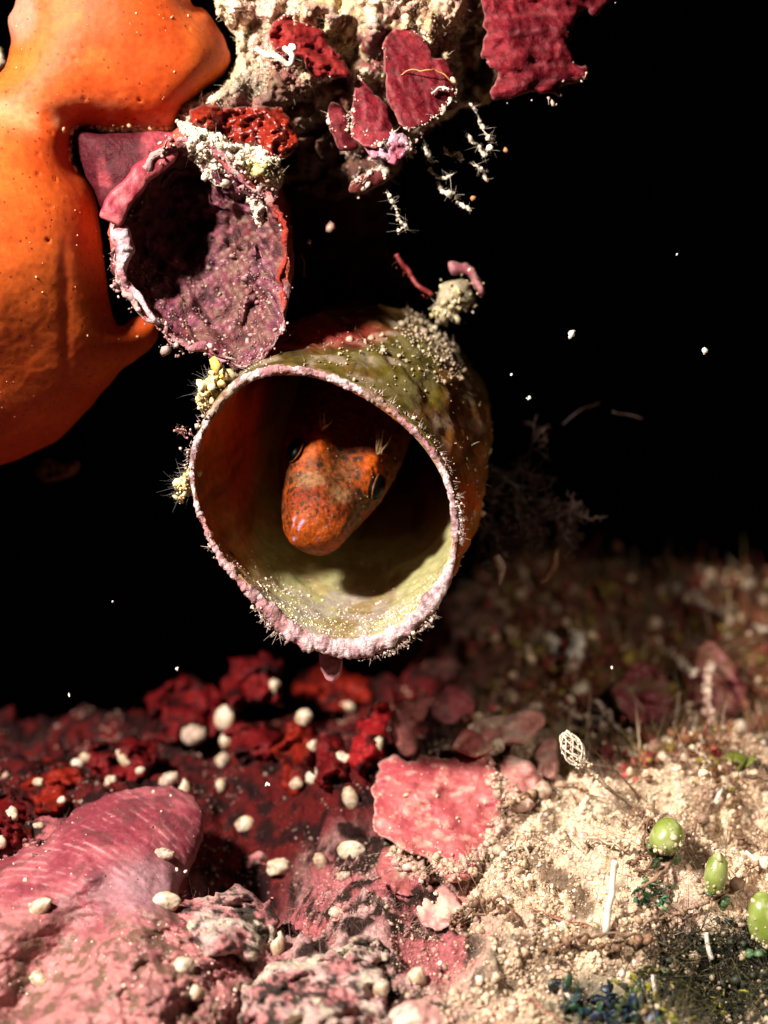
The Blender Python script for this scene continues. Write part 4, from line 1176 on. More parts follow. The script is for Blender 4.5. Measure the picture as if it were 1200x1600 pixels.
# eyes
sph_t = np.linspace(0, np.pi, 20); sph_p = np.linspace(0, 2 * np.pi, 28, endpoint=False)
for sg in (-1, 1):
    c0 = fpt(0.55 if sg < 0 else 0.50, sg * (0.300 if sg < 0 else 0.268), 0.185 if sg < 0 else 0.21)
    side = R_ * sg * 0.93 + U * 0.34 - A * 0.08; side /= np.linalg.norm(side)
    e1 = A - (A @ side) * side; e1 /= np.linalg.norm(e1); e2 = np.cross(side, e1)
    rg = [c0 + side * (0.068 * math.cos(t)) + (e1[None] * np.cos(sph_p)[:, None] * 0.125 + e2[None] * np.sin(sph_p)[:, None] * 0.095) * math.sin(t) for t in sph_t[1:-1]]
    V, F = loft(np.array(rg), closed_end=True)
    obj("eye", V, F, M_EYE, None, parent=FISH)
    # fleshy ring around the eye
    ringp = []
    for p in sph_p:
        ctr = c0 - side * 0.002 + (e1 * math.cos(p) * 0.125 + e2 * math.sin(p) * 0.095)
        od = (e1 * math.cos(p) + e2 * math.sin(p))
        ringp.append([ctr + od * 0.005 * math.cos(q) + side * 0.006 * math.sin(q) for q in np.linspace(0, 2 * np.pi, 8, endpoint=False)])
    ringp = np.array(ringp)
    V, F = loft(ringp[np.r_[0:len(sph_p), 0]])
    obj("eye_ring", V, F, M_FISH, (0.16, 0.045, 0.010), parent=FISH)
    # branched cirrus over the eye
    pr = []
    base = fpt(0.67, sg * 0.20, 0.34)
    for q in range(9):
        d = U * RNG.uniform(0.4, 1) + A * RNG.uniform(0.3, 1.0) + R_ * RNG.uniform(-0.6, 0.8)
        d /= np.linalg.norm(d)
        ln = RNG.uniform(0.08, 0.20) * (1.0 if sg > 0 else 0.7)
        pth = open_curve([base + RNG.normal(0, 0.015, 3), base + d * ln * 0.5 + RNG.normal(0, 0.012, 3), base + d * ln], 8)
        V, F = strand(pth, np.linspace(0.010, 0.0025, 8), 6)
        pr.append((V, F, mix((0.24, 0.12, 0.06), (0.14, 0.09, 0.02), RNG.random()) if sg > 0 else np.array((0.34, 0.2, 0.05))))
    v, f, cc = join(pr)
    obj("cirrus", v, f, M_THREAD, cc, parent=FISH)
# small shiny flecks on the skin
Fq = F
Vb = body.reshape(-1, 3); Fb = loft(body)[1]
gp, gn = sample(Vb, Fb, 60, lambda Pm, Nn: (((Pm - SN) @ U) > 0.05) * (((Pm - SN) @ A) > 0.35) * (((Pm - SN) @ A) < 1.1) * 1.0)
v, f, c_ = crumbs(gp, RNG.uniform(0.002, 0.006, len(gp)), (0.5, 0.36, 0.24))
obj("skin_flecks", v, f, M_CRUMB, c_, parent=FISH, kind='stuff')

# ============================================================ brown alga tuft behind the tube on the right
def branch(p, d, ln, rad, depth, out, col):
    n = 6
    pts = [p]
    for k in range(n):
        d = d + RNG.normal(0, 0.28, 3); d /= np.linalg.norm(d)
        pts.append(pts[-1] + d * ln / n)
    V, F = strand(pts, np.linspace(rad, rad * 0.6, n + 1) * (1 + 0.3 * RNG.uniform(-1, 1, n + 1)), 5)
    out.append((V, F, np.array(col) * RNG.uniform(0.6, 1.4)))
    if depth > 0:
        for q in range(RNG.integers(2, 5)):
            i = RNG.integers(2, n + 1)
            branch(pts[i], d + RNG.normal(0, 0.7, 3), ln * RNG.uniform(0.45, 0.8), rad * 0.65, depth - 1, out, col)


for nm, starts, lab, col in [
    ("brown_alga_tuft", [((752, 800), (0.9, 0.1, -0.5), 0.40), ((760, 770), (1, 0.2, -0.35), 0.45), ((790, 790), (0.8, 0, -0.7), 0.35), ((830, 800), (0.7, 0.1, -0.6), 0.30), ((775, 740), (1, 0.2, -0.4), 0.4), ((820, 780), (1, 0.2, -0.3), 0.35), ((860, 800), (0.5, 0.1, -0.9), 0.3), ((800, 790), (0.8, 0.1, -0.3), 0.4), ((880, 800), (0.3, 0, -0.8), 0.22), ((772, 830), (0.4, 0, -1), 0.3), ((840, 820), (0.3, 0, -1), 0.28)],
     "dim brown bushy alga tuft growing behind the right side of the tube", (0.026, 0.008, 0.003)),
]:
    parts = []
    for (qx, qy), d, ln in starts:
        d = np.array(d, float)
        for r in range(2):
            branch(W(qx, qy, 2.2 + RNG.uniform(-0.3, 0.3)), d, ln, 0.018, 4, parts, col)
    v, f, c_ = join(parts)
    obj(nm, v, f, M_THREAD, c_, label=lab, cat="alga")
# pale tip hanging from it
pth = open_curve([W(778, 868, 1.4), W(784, 885, 1.4), W(781, 912, 1.4)], 14)
V, F = strand(pth, np.interp(np.linspace(0, 1, 14), [0, 0.4, 1], [0.03, 0.05, 0.012]) , 8, 0.02, 5)
obj("hanging_frond", V, F, M_THREAD, mix((0.14, 0.08, 0.055), (0.22, 0.16, 0.11), RNG.random(len(V))), label="pale brown hanging frond below the brown alga tuft, right of the tube", cat="alga")
pth = open_curve([W(872, 862, 1.9), W(865, 890, 1.9), W(845, 912, 1.9)], 14)
V, F = strand(pth, np.interp(np.linspace(0, 1, 14), [0, 0.4, 1], [0.02, 0.04, 0.015]), 8, 0.03, 6)
obj("hanging_frond", V, F, M_THREAD, (0.09, 0.035, 0.012), label="dark brown hanging frond at the outer tip of the brown alga tuft", cat="alga")
for pts, lab in [([(880, 665, 2.5), (905, 645, 2.5), (935, 632, 2.6)], "faint brown thread in the black water right of the tube"), ([(960, 640, 2.5), (985, 650, 2.5), (1005, 655, 2.5)], "short faint brown thread farther out right of the tube")]:
    V, F = strand(open_curve([W(*p) for p in pts], 12), 0.007, 6, 0.02, 4)
    obj("thread", V, F, M_THREAD, (0.022, 0.008, 0.004), label=lab, cat="thread")
# dim lump in the shadow under the sponge
blade("dim_rock", [(55, 735), (70, 715), (95, 722), (118, 718), (122, 735), (100, 748), (70, 748)], blade_y(2.6, 0, 0, 90, 730), 0.15, "faint brown rock nub in the dark below the orange sponge", lambda px, py, h, P: mix((0.2, 0.09, 0.04), (0.1, 0.05, 0.03), sstep(-0.2, 0.4, fbm(P, 6, 3, 9))), cat="rock", group=None, mat=M_CRUST, amp=0.1, f=6, Hb=0.4)

# ============================================================ hanging beaded threads under the overhang
def beaded(name, pts, y, label, rad=0.010, bead=0.018, col=(0.62, 0.5, 0.38), n=26, tip=None, cat="hydroid", group=None, wob=0.03, lumps=1.6):
    P0 = [W(a, b, y + RNG.uniform(-0.05, 0.05)) for a, b in pts]
    path = open_curve(P0, n)
    V, F = strand(path, rad, 6, wob, RNG.integers(1, 99))
    k = int(n * lumps)
    ip = RNG.uniform(0, n - 1, k); i = ip.astype(int)
    bp = path[i] + (path[np.minimum(i + 1, n - 1)] - path[i]) * (ip - i)[:, None] + RNG.normal(0, rad * 1.1, (k, 3))
    parts = [(V, F, np.array(col) * 0.7), crumbs(bp, RNG.gamma(1.2, bead / 5.0, k) + bead * 0.08, col, var=0.5), hairs(bp[::2], RNG.normal(size=bp[::2].shape), RNG.uniform(0.6, 2.0, len(bp[::2])) * bead * 0.9, 0.0022, np.array(col) * 0.7, bend=1.2)]
    if tip is True:
        tp = np.array([P0[-1]])
        parts.append(crumbs(tp, 0.022, (0.62, 0.30, 0.14), squash=0.1))
    v, f, c_ = join(parts)
    return obj(name, v, f, M_THREAD, c_, label=label, cat=cat, group=group)


HG = "beaded hydroid threads hanging under the overhang"
for pts, lab, tip, bead in [
    ([(702, 140), (722, 158), (740, 168), (752, 195), (762, 212), (774, 224)], "long pale knotted hydroid thread sloping down from the cream rock, uppermost of the hanging threads", None, 0.026),
    ([(728, 205), (735, 220), (748, 228), (757, 244), (766, 230)], "kinked pale hydroid thread just below the long sloping one", (790, 234), 0.022),
    ([(664, 230), (668, 242), (673, 252)], "very short white hydroid thread nearest the lilac crust tip", None, 0.018),
    ([(694, 230), (703, 242), (716, 238), (722, 250)], "small hooked hydroid thread between the short white one and the kinked one", None, 0.018),
    ([(738, 252), (748, 262), (757, 272), (760, 280)], "short hydroid thread with an orange bead at its end", True, 0.016),
    ([(670, 264), (680, 274), (694, 278), (708, 272)], "little forked pale hydroid thread above the lowest knotted strand", None, 0.018),
    ([(684, 286), (692, 300), (708, 302), (718, 318), (736, 330)], "lowest knotted hydroid strand with an orange bead beside it", (739, 309), 0.024),
    ([(604, 298), (612, 312), (618, 325), (624, 345), (634, 352), (620, 362)], "crumbly hydroid strand dangling under the dull red alga shred", None, 0.026),
    ([(637, 226), (639, 238), (641, 248)], "single white bristle hanging from the lilac crust tip", None, 0.006),
]:
    beaded("hydroid_thread", pts, 0.55, lab, tip=tip, bead=bead, rad=0.004, lumps=3.5, col=(0.60, 0.5, 0.40), group=HG)
beaded("hydroid_thread", [(468, 398), (472, 415), (474, 432)], 0.8, "thin dim hydroid thread with pale end in the gap right of the old tube", rad=0.008, bead=0.01, col=(0.4, 0.2, 0.18), group=HG)
beaded("hydroid_thread", [(620, 400), (640, 430), (660, 452), (672, 466)], 1.2, "dark red thread leaning behind the top of the tube", rad=0.022, bead=0.015, col=(0.22, 0.02, 0.02), group=HG)
beaded("worm_cast", [(448, 78), (458, 92), (446, 102), (432, 88), (410, 84), (396, 78)], 0.10, "white curled worm cast on the cream rock below the bright red patch", rad=0.024, bead=0.02, col=(0.74, 0.68, 0.58), cat="worm tube")
beaded("bristle", [(274, 670), (286, 672), (299, 680)], 0.05, "small pinkish bristle sticking out left from the tube rim", rad=0.010, bead=0.012, col=(0.55, 0.28, 0.25), cat="bristle")
beaded("fine_thread", [(606, 132), (640, 112), (672, 112), (712, 128)], 0.28, "fine orange thread lying across the broad crimson fan", rad=0.006, bead=0.004, col=(0.6, 0.25, 0.08), cat="thread")
beaded("fine_thread", [(676, 148), (690, 138), (704, 140)], 0.26, "short white thread at the edge of the broad crimson fan", rad=0.009, bead=0.008, col=(0.72, 0.62, 0.52), cat="thread")

# pale bead and specks hanging in the dark gap
def grain_thing(name, px, py, y, r, label, col, cat, group=None):
    p = W(px, py, y)
    n = 7
    q = RNG.normal(size=(n, 3)) * r * (0.45 if name == 'marine_snow' else 0.15); q[0] = 0
    v, f, c_ = crumbs(p + q, np.r_[r, RNG.uniform(0.3, 0.6, n - 1) * r], col, var=0.15)
    return obj(name, v, f, M_SHELL, c_, label=label, cat=cat, group=group)


for bx, by, lb in ((790, 234, 'orange bead floating beside the kinked pale hydroid thread'), (739, 309, 'orange bead beside the lowest knotted hydroid strand')):
    grain_thing('orange_bead', bx, by, 0.55, 0.024, lb, (0.50, 0.20, 0.08), 'bead', 'orange beads under the overhang')
SG = "specks of marine snow drifting in the water"
for px, py, r, lab in [
    (893, 521, 0.030, "brightest round white speck drifting in the black water right of the tube"),
    (1101, 548, 0.024, "irregular white speck drifting near the right edge at the height of the tube top"),
    (827, 622, 0.016, "small white speck drifting close to the right side of the tube"),
    (277, 1045, 0.016, "white speck drifting left below the tube rim"),
    (108, 1086, 0.012, "tiny white speck drifting low in the black water at far left"),
    (417, 1225, 0.018, "bright white speck floating in front of the dark red middle ground"),
    (1058, 398, 0.009, "faint tiny speck high in the black water at right"),
    (483, 378, 0.018, "tiny pale speck in the dark gap under the overhang"),
    (800, 585, 0.012, "faint speck just right of the upper side of the tube"),
    (176, 940, 0.007, "faintest speck in the black water left of the tube"),
    (956, 1043, 0.012, "small white speck floating in front of the back turf"),
    (290, 1362, 0.014, "white fleck floating above the shadow right of the pink ridge"),
]:
    grain_thing("marine_snow", px, py, 0.2 if px != 483 else 0.5, r, lab, (0.75, 0.70, 0.62), "speck", SG)
grain_thing("round_grain", 516, 354, 0.7, 0.055, "round brownish grain hanging in the dark gap between rock and tube", (0.30, 0.16, 0.12), "grain")
grain_thing("round_grain", 537, 648, 1.0, 0.028, "tiny brown ring-like grain inside the tube above the fish", (0.22, 0.12, 0.07), "grain")

# ============================================================ small shells on the seabed
def shell_mesh(ridge, seed, wild=0.12, c0=(0.56, 0.47, 0.36), c1=(0.46, 0.30, 0.19)):
    n, m = 18, 20
    t = np.linspace(0, np.pi, n); p = np.linspace(0, 2 * np.pi, m, endpoint=False)
    Tt, Pp = np.meshgrid(t, p, indexing='ij')
    rad = np.sin(Tt) ** ridge
    x = np.cos(Tt); y = rad * np.cos(Pp) * 0.72; z = rad * np.sin(Pp) * (0.62 + 0.06 * np.sign(np.sin(Pp)))
    V = np.stack([x, y, z], -1)
    V = V * (1 + wild * fbm(V, 1.5, 3, seed) + 0.03 * fbm(V, 5, 2, seed))[..., None]
    # seam between the two valves
    V = V * (1 - 0.05 * np.exp(-(np.sin(Pp) / 0.12) ** 2) * rad)[..., None]
    V, F = loft(V)
    n1 = fbm(V, 2.0, 3, seed)
    C = mix(c0, c1, sstep(-0.3, 0.5, n1 + 0.4 * fbm(V, 6, 2, seed + 9)))
    C = mix(C, (0.16, 0.09, 0.06), sstep(0.25, 0.6, fbm(V, 3.5, 4, seed + 19)) * 0.7)
    me = mesh("tiny_shell", V, F, C)
    me.materials.append(M_SHELL)
    return me


SHELL_ME = [shell_mesh(*a) for a in ((0.95, 1), (0.75, 2, 0.2), (1.3, 3), (0.85, 4, 0.16, (0.44, 0.34, 0.25), (0.34, 0.2, 0.13)), (1.6, 5), (0.9, 6, 0.28), (1.2, 7, 0.1, (0.60, 0.52, 0.42), (0.5, 0.36, 0.26)), (0.8, 8, 0.22, (0.40, 0.27, 0.22), (0.5, 0.38, 0.28)), (1.0, 9, 0.14), (1.45, 10, 0.18, (0.5, 0.36, 0.26), (0.56, 0.47, 0.36)))]
SHG = "small pale oval shells scattered over the seabed"
# px, py, length, width (picture pixels), turn in degrees, label
SHELLS = [
    (352, 1122, 42, 33, 80, "large cream oval shell standing upright, higher of the biggest pair on dark red crust"),
    (303, 1149, 38, 34, 10, "large cream blunt shell left of the big upright one on dark red crust"),
    (353, 1157, 29, 21, 75, "cream shell tucked directly under the big upright shell"),
    (346, 1189, 24, 20, 60, "small cream shell second below the big upright shell"),
    (344, 1228, 22, 18, 80, "small dim shell lowest in the column under the big upright shell"),
    (427, 1072, 23, 18, 70, "small cream shell on the highest red sponge lump below the tube"),
    (475, 1121, 31, 27, 60, "round cream shell at the top of the orange red sponge strip"),
    (490, 1167, 24, 22, 20, "round cream shell halfway down the orange red sponge strip"),
    (491, 1214, 31, 27, 70, "plump cream shell at the foot of the orange red sponge strip"),
    (463, 1225, 22, 20, 30, "small cream shell left of the plump one at the foot of the red strip"),
    (536, 1186, 26, 22, 160, "cream oval shell between the red strip and the bright red lobe"),
    (548, 1248, 36, 24, 110, "dim tilted shell below the bright red lobe"),
    (544, 1104, 22, 16, 10, "small cream shell on the red crust under the tube rim"),
    (194, 1188, 42, 16, 125, "long narrow cream shell slanting in the dark behind the pink ridge"),
    (173, 1222, 24, 20, 60, "dim round shell just behind the crest of the pink ridge, under the long narrow one"),
    (121, 1194, 22, 18, 10, "cream shell in front of its paler neighbour behind the left crest"),
    (136, 1185, 24, 15, 160, "flat cream shell leaning on another behind the left crest"),
    (219, 1204, 16, 12, 20, "tiny cream shell right of the long narrow one"),
    (264, 1218, 32, 22, 30, "chipped cream shell perched on the very top of the pink ridge"),
    (288, 1232, 29, 18, 95, "upright oval shell at the right end of the pink ridge crest"),
    (61, 1222, 20, 14, 0, "small bright oval shell on the red crust behind the left ridge"),
    (20, 1273, 27, 21, 100, "bright egg shaped shell on red crust at the far left"),
    (97, 1251, 16, 13, 60, "tiny shell between the red crust and the pink ridge crest"),
    (60, 1290, 18, 11, 0, "tiny flat shell on the notch of the pink ridge crest"),
    (2, 1316, 22, 16, 100, "shell half cut off by the left edge above the pink ridge"),
    (256, 1335, 33, 21, 0, "white pointed shell on the shadowed right flank of the pink ridge"),
    (61, 1418, 42, 26, 35, "bright white oval shell on the left slope of the pink ridge"),
    (257, 1409, 44, 29, 0, "largest bright white shell, on the right flank of the pink ridge"),
    (383, 1288, 32, 26, 20, "knobbly pale shell alone in the dark hollow right of the pink ridge"),
    (437, 1354, 34, 27, 10, "cream shell on the edge of the shadowed ledge, left of the largest cream oval"),
    (502, 1348, 32, 22, 110, "upright dusty shell just left of the largest cream oval in the middle"),
    (549, 1329, 46, 32, 5, "largest cream oval shell in the middle, below the bright red lobe"),
    (537, 1369, 22, 16, 20, "small crusted shell under the largest cream oval"),
    (434, 1478, 48, 22, 80, "upright pointed shell with a brown flank at the bottom middle"),
    (287, 1510, 31, 29, 20, "round tan shell on the mottled crust near the bottom, upper of two"),
    (303, 1551, 29, 27, 0, "round tan shell on the mottled crust near the bottom, lower of two"),
    (63, 1533, 38, 22, 150, "white tilted shell at the lower left edge of the pink slope"),
    (596, 1544, 32, 27, 80, "smooth cream egg shaped shell at the bottom of the sand slope"),
    (497, 1568, 22, 20, 0, "greyish translucent round shell at the bottom edge"),
    (525, 1426, 24, 20, 0, "dim round shell in the gap above the grey mauve knoll"),
    (650, 1528, 34, 30, 70, "plump pale shell on the bottom sand, right of the smooth egg shaped one"),
    (772, 1168, 30, 25, 40, "pale round shell on the pale pink alga"),
    (798, 1097, 34, 27, 110, "pale oval shell standing behind the pale pink alga"),
    (834, 1104, 30, 15, 5, "pale elongated shell lying flat on the edge of the pale pink alga"),
    (591, 1163, 28, 17, 80, "small pale shell clinging to the right side of the bright red lobe"),
    (1097, 1147, 27, 24, 20, "round cream shell at the foot of the turf near the right edge"),
    (1150, 1137, 25, 22, 60, "round tan shell right of the cream one at the foot of the turf"),
    (846, 1236, 32, 28, 30, "pale crusted round shell on the sand left of the hydroid stalk"),
    (1036, 1183, 20, 18, 0, "tiny bright white round shell on the sand above the green bubbles"),
    (918, 895, 26, 24, 60, "brightest blurred white shell at the back top of the turf"),
    (1055, 926, 24, 20, 80, "blurred upright shell at the top of the back turf, under the two brightest specks"), (1018, 977, 24, 22, 40, "blurred round shell in mid turf, directly above the whitish beaded thread"), (907, 990, 24, 16, 10, "blurred white flat shell on the glassy looped thread"), (855, 1000, 26, 18, 60, "blurred white shell at the left end of the glassy looped thread"),
    (888, 1046, 28, 24, 30, "blurred pinkish round shell below the glassy looped thread"), (902, 1080, 28, 22, 20, "blurred pinkish shell left of the blurred pink cup alga, lowest in the turf"), (976, 1012, 22, 17, 30, "blurred yellowish shell between the glassy looped thread and the beaded thread"), (1022, 1008, 18, 13, 20, "tiny shell at the upper end of the whitish beaded thread"), (1140, 975, 22, 20, 20, "blurred shell beside the pale thread near the right edge of the turf"), (1078, 1015, 20, 16, 20, "blurred shell left of the tall pink alga's upper edge"),
    (865, 955, 18, 22, 40, "dim blurred shell at the left edge of the turf, right one of two"), (836, 948, 18, 16, 0, "dim blurred shell at the left edge of the turf, left one of two"), (1165, 915, 22, 18, 30, "blurred shell highest in the turf by the right edge"), (1030, 925, 18, 14, 10, "small blurred shell just left of the upright one at the turf top"),
]
for k, (px, py, ln, wd, rot, lab) in enumerate(SHELLS):
    p, n = look(px, py)
    s = (CAM_D + p[1]) / CAM_D / 200.0
    L_, W_ = ln * s / 2, wd * s / 2
    o = bpy.data.objects.new("tiny_shell", SHELL_ME[(k * 7 + k // 10) % 10])
    COLL.objects.link(o)
    a = math.radians(rot)
    vx = Vector((math.cos(a), random.uniform(-0.25, 0.25), math.sin(a))).normalized()
    vz = Vector((random.uniform(-0.3, 0.3), -1, random.uniform(0.0, 0.7)))
    vy = vz.cross(vx).normalized(); vz = vx.cross(vy)
    from mathutils import Matrix
    o.matrix_world = Matrix(((vx.x, vy.x, vz.x, 0), (vx.y, vy.y, vz.y, 0), (vx.z, vy.z, vz.z, 0), (0, 0, 0, 1))) 
    off = p + np.array((0, -1, 0.15)) * (W_ * random.uniform(0.0, 0.35) + (0.16 if p[1] > 3.2 and px > 780 else 0))
    o.location = [float(c) for c in off]
    o.scale = (L_, W_ / 0.72, W_ / 0.72)
    tag(o, lab, "shell", SHG)

# ============================================================ green bubble algae
def bubble(px, py, w, h, stem, label, tilt=0.0):
    p, n = look(px, py + h * 0.5)
    y = p[1] - 0.10
    s = (CAM_D + y) / CAM_D / 200.0
    c0 = W(px, py, y)
    o = empty("bubble_alga", W(px, py + h / 2, y), label=label, cat="alga", group="green bubble algae on the sand")
    t = np.linspace(0.02, np.pi - 0.02, 30); q = np.linspace(0, 2 * np.pi, 36, endpoint=False)
    Tt, Qq = np.meshgrid(t, q, indexing='ij')
    z = np.cos(Tt); r = np.sin(Tt) * (1 - 0.14 * z)
    Vv = np.stack([r * np.cos(Qq) * w * s / 2, r * np.sin(Qq) * w * s / 2, z * h * s / 2], -1)
    Vv = Vv * (1 + 0.10 * fbm(Vv, 4, 3, px))[..., None]
    Vv[..., 0] += tilt * Vv[..., 2]
    V, F = loft(Vv + c0)
    n1 = fbm(V, 4, 3, 5); n2 = fbm(V, 16, 3, 6)
    C = mix((0.17, 0.22, 0.035), (0.26, 0.30, 0.09), sstep(-0.3, 0.4, n1)); C = mix(C, (0.42, 0.42, 0.24), sstep(0.3, 0.7, n2) * 0.5)
    obj("bubble", V, F, M_BUBBLE, C, parent=o)
    dp, dn = sample(V, F, 90, lambda Pm, Nn: (0.15 + sstep(0.1, -0.9, (Pm[:, 2] - c0[2]) / (h * s / 2))))
    v, f, c_ = crumbs(dp, RNG.gamma(1.3, 0.005, 90) + 0.003, (0.5, 0.4, 0.26))
    obj("dust", v, f, M_CRUMB, c_, parent=o, kind='stuff')
    parts = []
    for _ in range(stem):
        b0 = W(px + RNG.uniform(-w * 0.5, w * 0.4), py + h * 0.5 + RNG.uniform(0, 26), y + RNG.uniform(-0.03, 0.1))
        V, F = strand(open_curve([b0, b0 + np.array((RNG.uniform(-0.05, 0.05), -0.02, RNG.uniform(0.02, 0.1)))], 7), np.interp(np.linspace(0, 1, 7), [0, 0.5, 1], [0.02, 0.045, 0.02]), 8)
        parts.append((V, F, np.array((0.07, 0.13, 0.05)) * RNG.uniform(0.6, 1.5)))
    v, f, c_ = join(parts)
    obj("stalk_lobes", v, f, M_LEAF, c_, parent=o, kind='stuff')
bubble(1043, 1306, 54, 58, 6, "round yellow green bubble alga on the sand, fattest of the green bubbles")
bubble(1119, 1365, 38, 66, 5, "slim dark green bubble alga standing right of the fattest bubble", 0.1)
bubble(1195, 1436, 56, 90, 5, "pale grey green bubble alga cut by the right edge", -0.1)
# green lobes left of the bubbles
def leafy(name, spots, cols, label, size, cat="alga"):
    o = empty(name, look(spots[0][0], spots[0][1])[0], label=label, cat=cat)
    for (px, py, n, spread) in spots:
        for _ in range(n):
            qx, qy = px + RNG.normal(0, spread), py + RNG.normal(0, spread * 0.7)
            p, nn = look(qx, qy)
            d = nn + RNG.normal(0, 0.6, 3); d /= np.linalg.norm(d)
            L0 = size * RNG.uniform(0.6, 1.4)
            a = np.cross(d, RNG.normal(size=3)); a /= np.linalg.norm(a)
            b = np.cross(d, a)
            t = np.linspace(0, 1, 7)
            wd = size * 0.34 * np.sin(np.pi * (0.12 + 0.80 * t)) ** 0.7
            cen_ = p + d * (L0 * t)[:, None] + b * (0.25 * L0 * t ** 2)[:, None] - d * 0.02
            rows_ = []
            for i in range(7):
                rows_.append([cen_[i] + a * wd[i] * math.cos(q) + b * wd[i] * 0.3 * math.sin(q) for q in np.linspace(0, 2 * np.pi, 8, endpoint=False)])
            V, F = loft(np.array(rows_), closed_end=True)
            obj("leaf", V, F, M_LEAF, np.array(cols[RNG.integers(len(cols))]) * RNG.uniform(0.6, 1.4), parent=o)
    return o
leafy("green_alga", [(1010, 1390, 9, 12), (1030, 1405, 8, 12), (1000, 1405, 5, 8)], [(0.05, 0.16, 0.07), (0.10, 0.2, 0.06), (0.04, 0.12, 0.08)], "low clump of green lobed alga between the white spine and the slim green bubble", 0.10)
leafy("blue_green_alga", [(985, 1565, 52, 24), (950, 1585, 44, 24), (905, 1575, 30, 20), (880, 1545, 12, 8)], [(0.008, 0.03, 0.035), (0.015, 0.045, 0.02), (0.012, 0.022, 0.05), (0.05, 0.06, 0.01), (0.01, 0.02, 0.02)], "dark blue green leafy alga at the bottom edge of the sand", 0.10)
leafy("olive_alga", [(1020, 1565, 14, 14), (1045, 1545, 10, 14), (1010, 1530, 14, 20), (1060, 1580, 16, 20), (1120, 1570, 14, 20)], [(0.24, 0.22, 0.02), (0.10, 0.11, 0.03), (0.30, 0.25, 0.08)], "olive and yellow leafy alga at the bottom right beside the dark hollow", 0.10)
leafy("olive_leaf_alga", [(1165, 1186, 3, 3)], [(0.13, 0.15, 0.02)], "small olive leaf lying at the right edge above the green bubbles", 0.22)

# ============================================================ white spines
for pts, r, lab in [([(962, 1345), (956, 1395), (947, 1456)], 0.030, "long bright white spine standing on the sand left of the green bubbles"),
                    ([(1164, 1332), (1180, 1344), (1196, 1356)], 0.026, "white spine slanting in at the right edge above the pale bubble"),
                    ([(1104, 1458), (1107, 1478), (1112, 1498)], 0.022, "short pale spine hanging over the dark hollow"),
                    ([(1018, 1522), (1020, 1540), (1023, 1556)], 0.016, "short thin white spine among the leafy algae at the bottom"),
                    ([(1128, 1230), (1122, 1244), (1118, 1256)], 0.022, "short stubby white spine near the right edge above the slim bubble")]:
    P0 = []
    for a, b in pts:
        p, n = look(a, b); P0.append(p)
    ym = min(p[1] for p in P0) - 0.08
    path = open_curve([W(a, b, ym) for a, b in pts], 14)
    V, F = strand(path, np.linspace(r * 0.75, r, 14), 8, 0.01, 3)
    obj("white_spine", V, F, M_SHELL, mix((0.76, 0.72, 0.66), (0.7, 0.6, 0.5), RNG.random(len(V))), label=lab, cat="spine", group="white spines on the sand")

# ============================================================ stalked hydroid and threads over the sand
hy = empty("stalked_hydroid", look(990, 1262)[0], label="stalked hydroid with a glassy lattice bud leaning left over the sand", cat="hydroid")
yh = look(985, 1258)[0][1] - 0.05
path = open_curve([W(1010, 1268, yh), W(985, 1256, yh - 0.1), W(960, 1240, yh - 0.25), W(938, 1220, yh - 0.35), W(922, 1200, yh - 0.4), W(912, 1190, yh - 0.42)], 40)
V, F = strand(path, np.linspace(0.013, 0.022, 40), 7, 0.02, 12)
bp = path[RNG.integers(0, 40, 90)] + RNG.normal(0, 0.014, (90, 3))
v, f, c_ = join([(V, F, np.array((0.42, 0.3, 0.2))), crumbs(bp, RNG.uniform(0.006, 0.018, 90), (0.58, 0.46, 0.33))])
obj("stalk", v, f, M_THREAD, c_, parent=hy)
parts = []
c0 = W(895, 1172, yh - 0.42); ax_ = np.array((-0.32, 0, 0.95)); ax_ = np.array((-0.45, 0.0, 0.9)); ax_ /= np.linalg.norm(ax_)
e1 = np.array((0.9, 0, 0.45)); e2 = np.array((0, 1, 0))
def budp(t, q):
    r = 0.085 * math.sin(math.pi * (0.08 + 0.84 * t)) ** 0.8
    return c0 + ax_ * (t - 0.5) * 0.31 + e1 * r * math.cos(q) + e2 * r * math.sin(q)
for k in range(7):
    for sg in (-1, 1):
        pth = np.array([budp(t, k * 2 * math.pi / 7 + sg * 2.2 * t) for t in np.linspace(0, 1, 16)])
        V, F = strand(pth, 0.0055, 5, 0.012, k)
        parts.append((V, F, np.array((0.66, 0.56, 0.44))))
bp = np.array([budp(RNG.random(), RNG.uniform(0, 6.28)) for _ in range(90)])
parts.append(crumbs(bp, RNG.uniform(0.004, 0.014, 90), (0.7, 0.6, 0.46)))
v, f, c_ = join(parts)
obj("lattice_bud", v, f, M_THREAD, c_, parent=hy)


def bed_thread(pts, lab, rad=0.012, bead=0.014, col=(0.45, 0.32, 0.22), lift=0.12, name="sea_thread", lumps=1.6, wob=0.04):
    P0 = []
    if np.mean([b for a, b in pts]) < 1170: lift = lift + 0.32
    for a, b in pts:
        p, n = look(a, b); P0.append(W(a, b, p[1] - lift))
    path = open_curve(P0, 34)
    V, F = strand(path, rad, 6, wob, RNG.integers(1, 99))
    k = int(34 * lumps)
    bp = path[RNG.integers(0, 34, k)] + RNG.normal(0, rad, (k, 3))
    v, f, c_ = join([(V, F, np.array(col) * 0.85), crumbs(bp, RNG.gamma(2, bead / 2.5, k) + 0.003, col)])
    obj(name, v, f, M_THREAD, c_, label=lab, cat="thread", group="threads lying over the sand and turf")


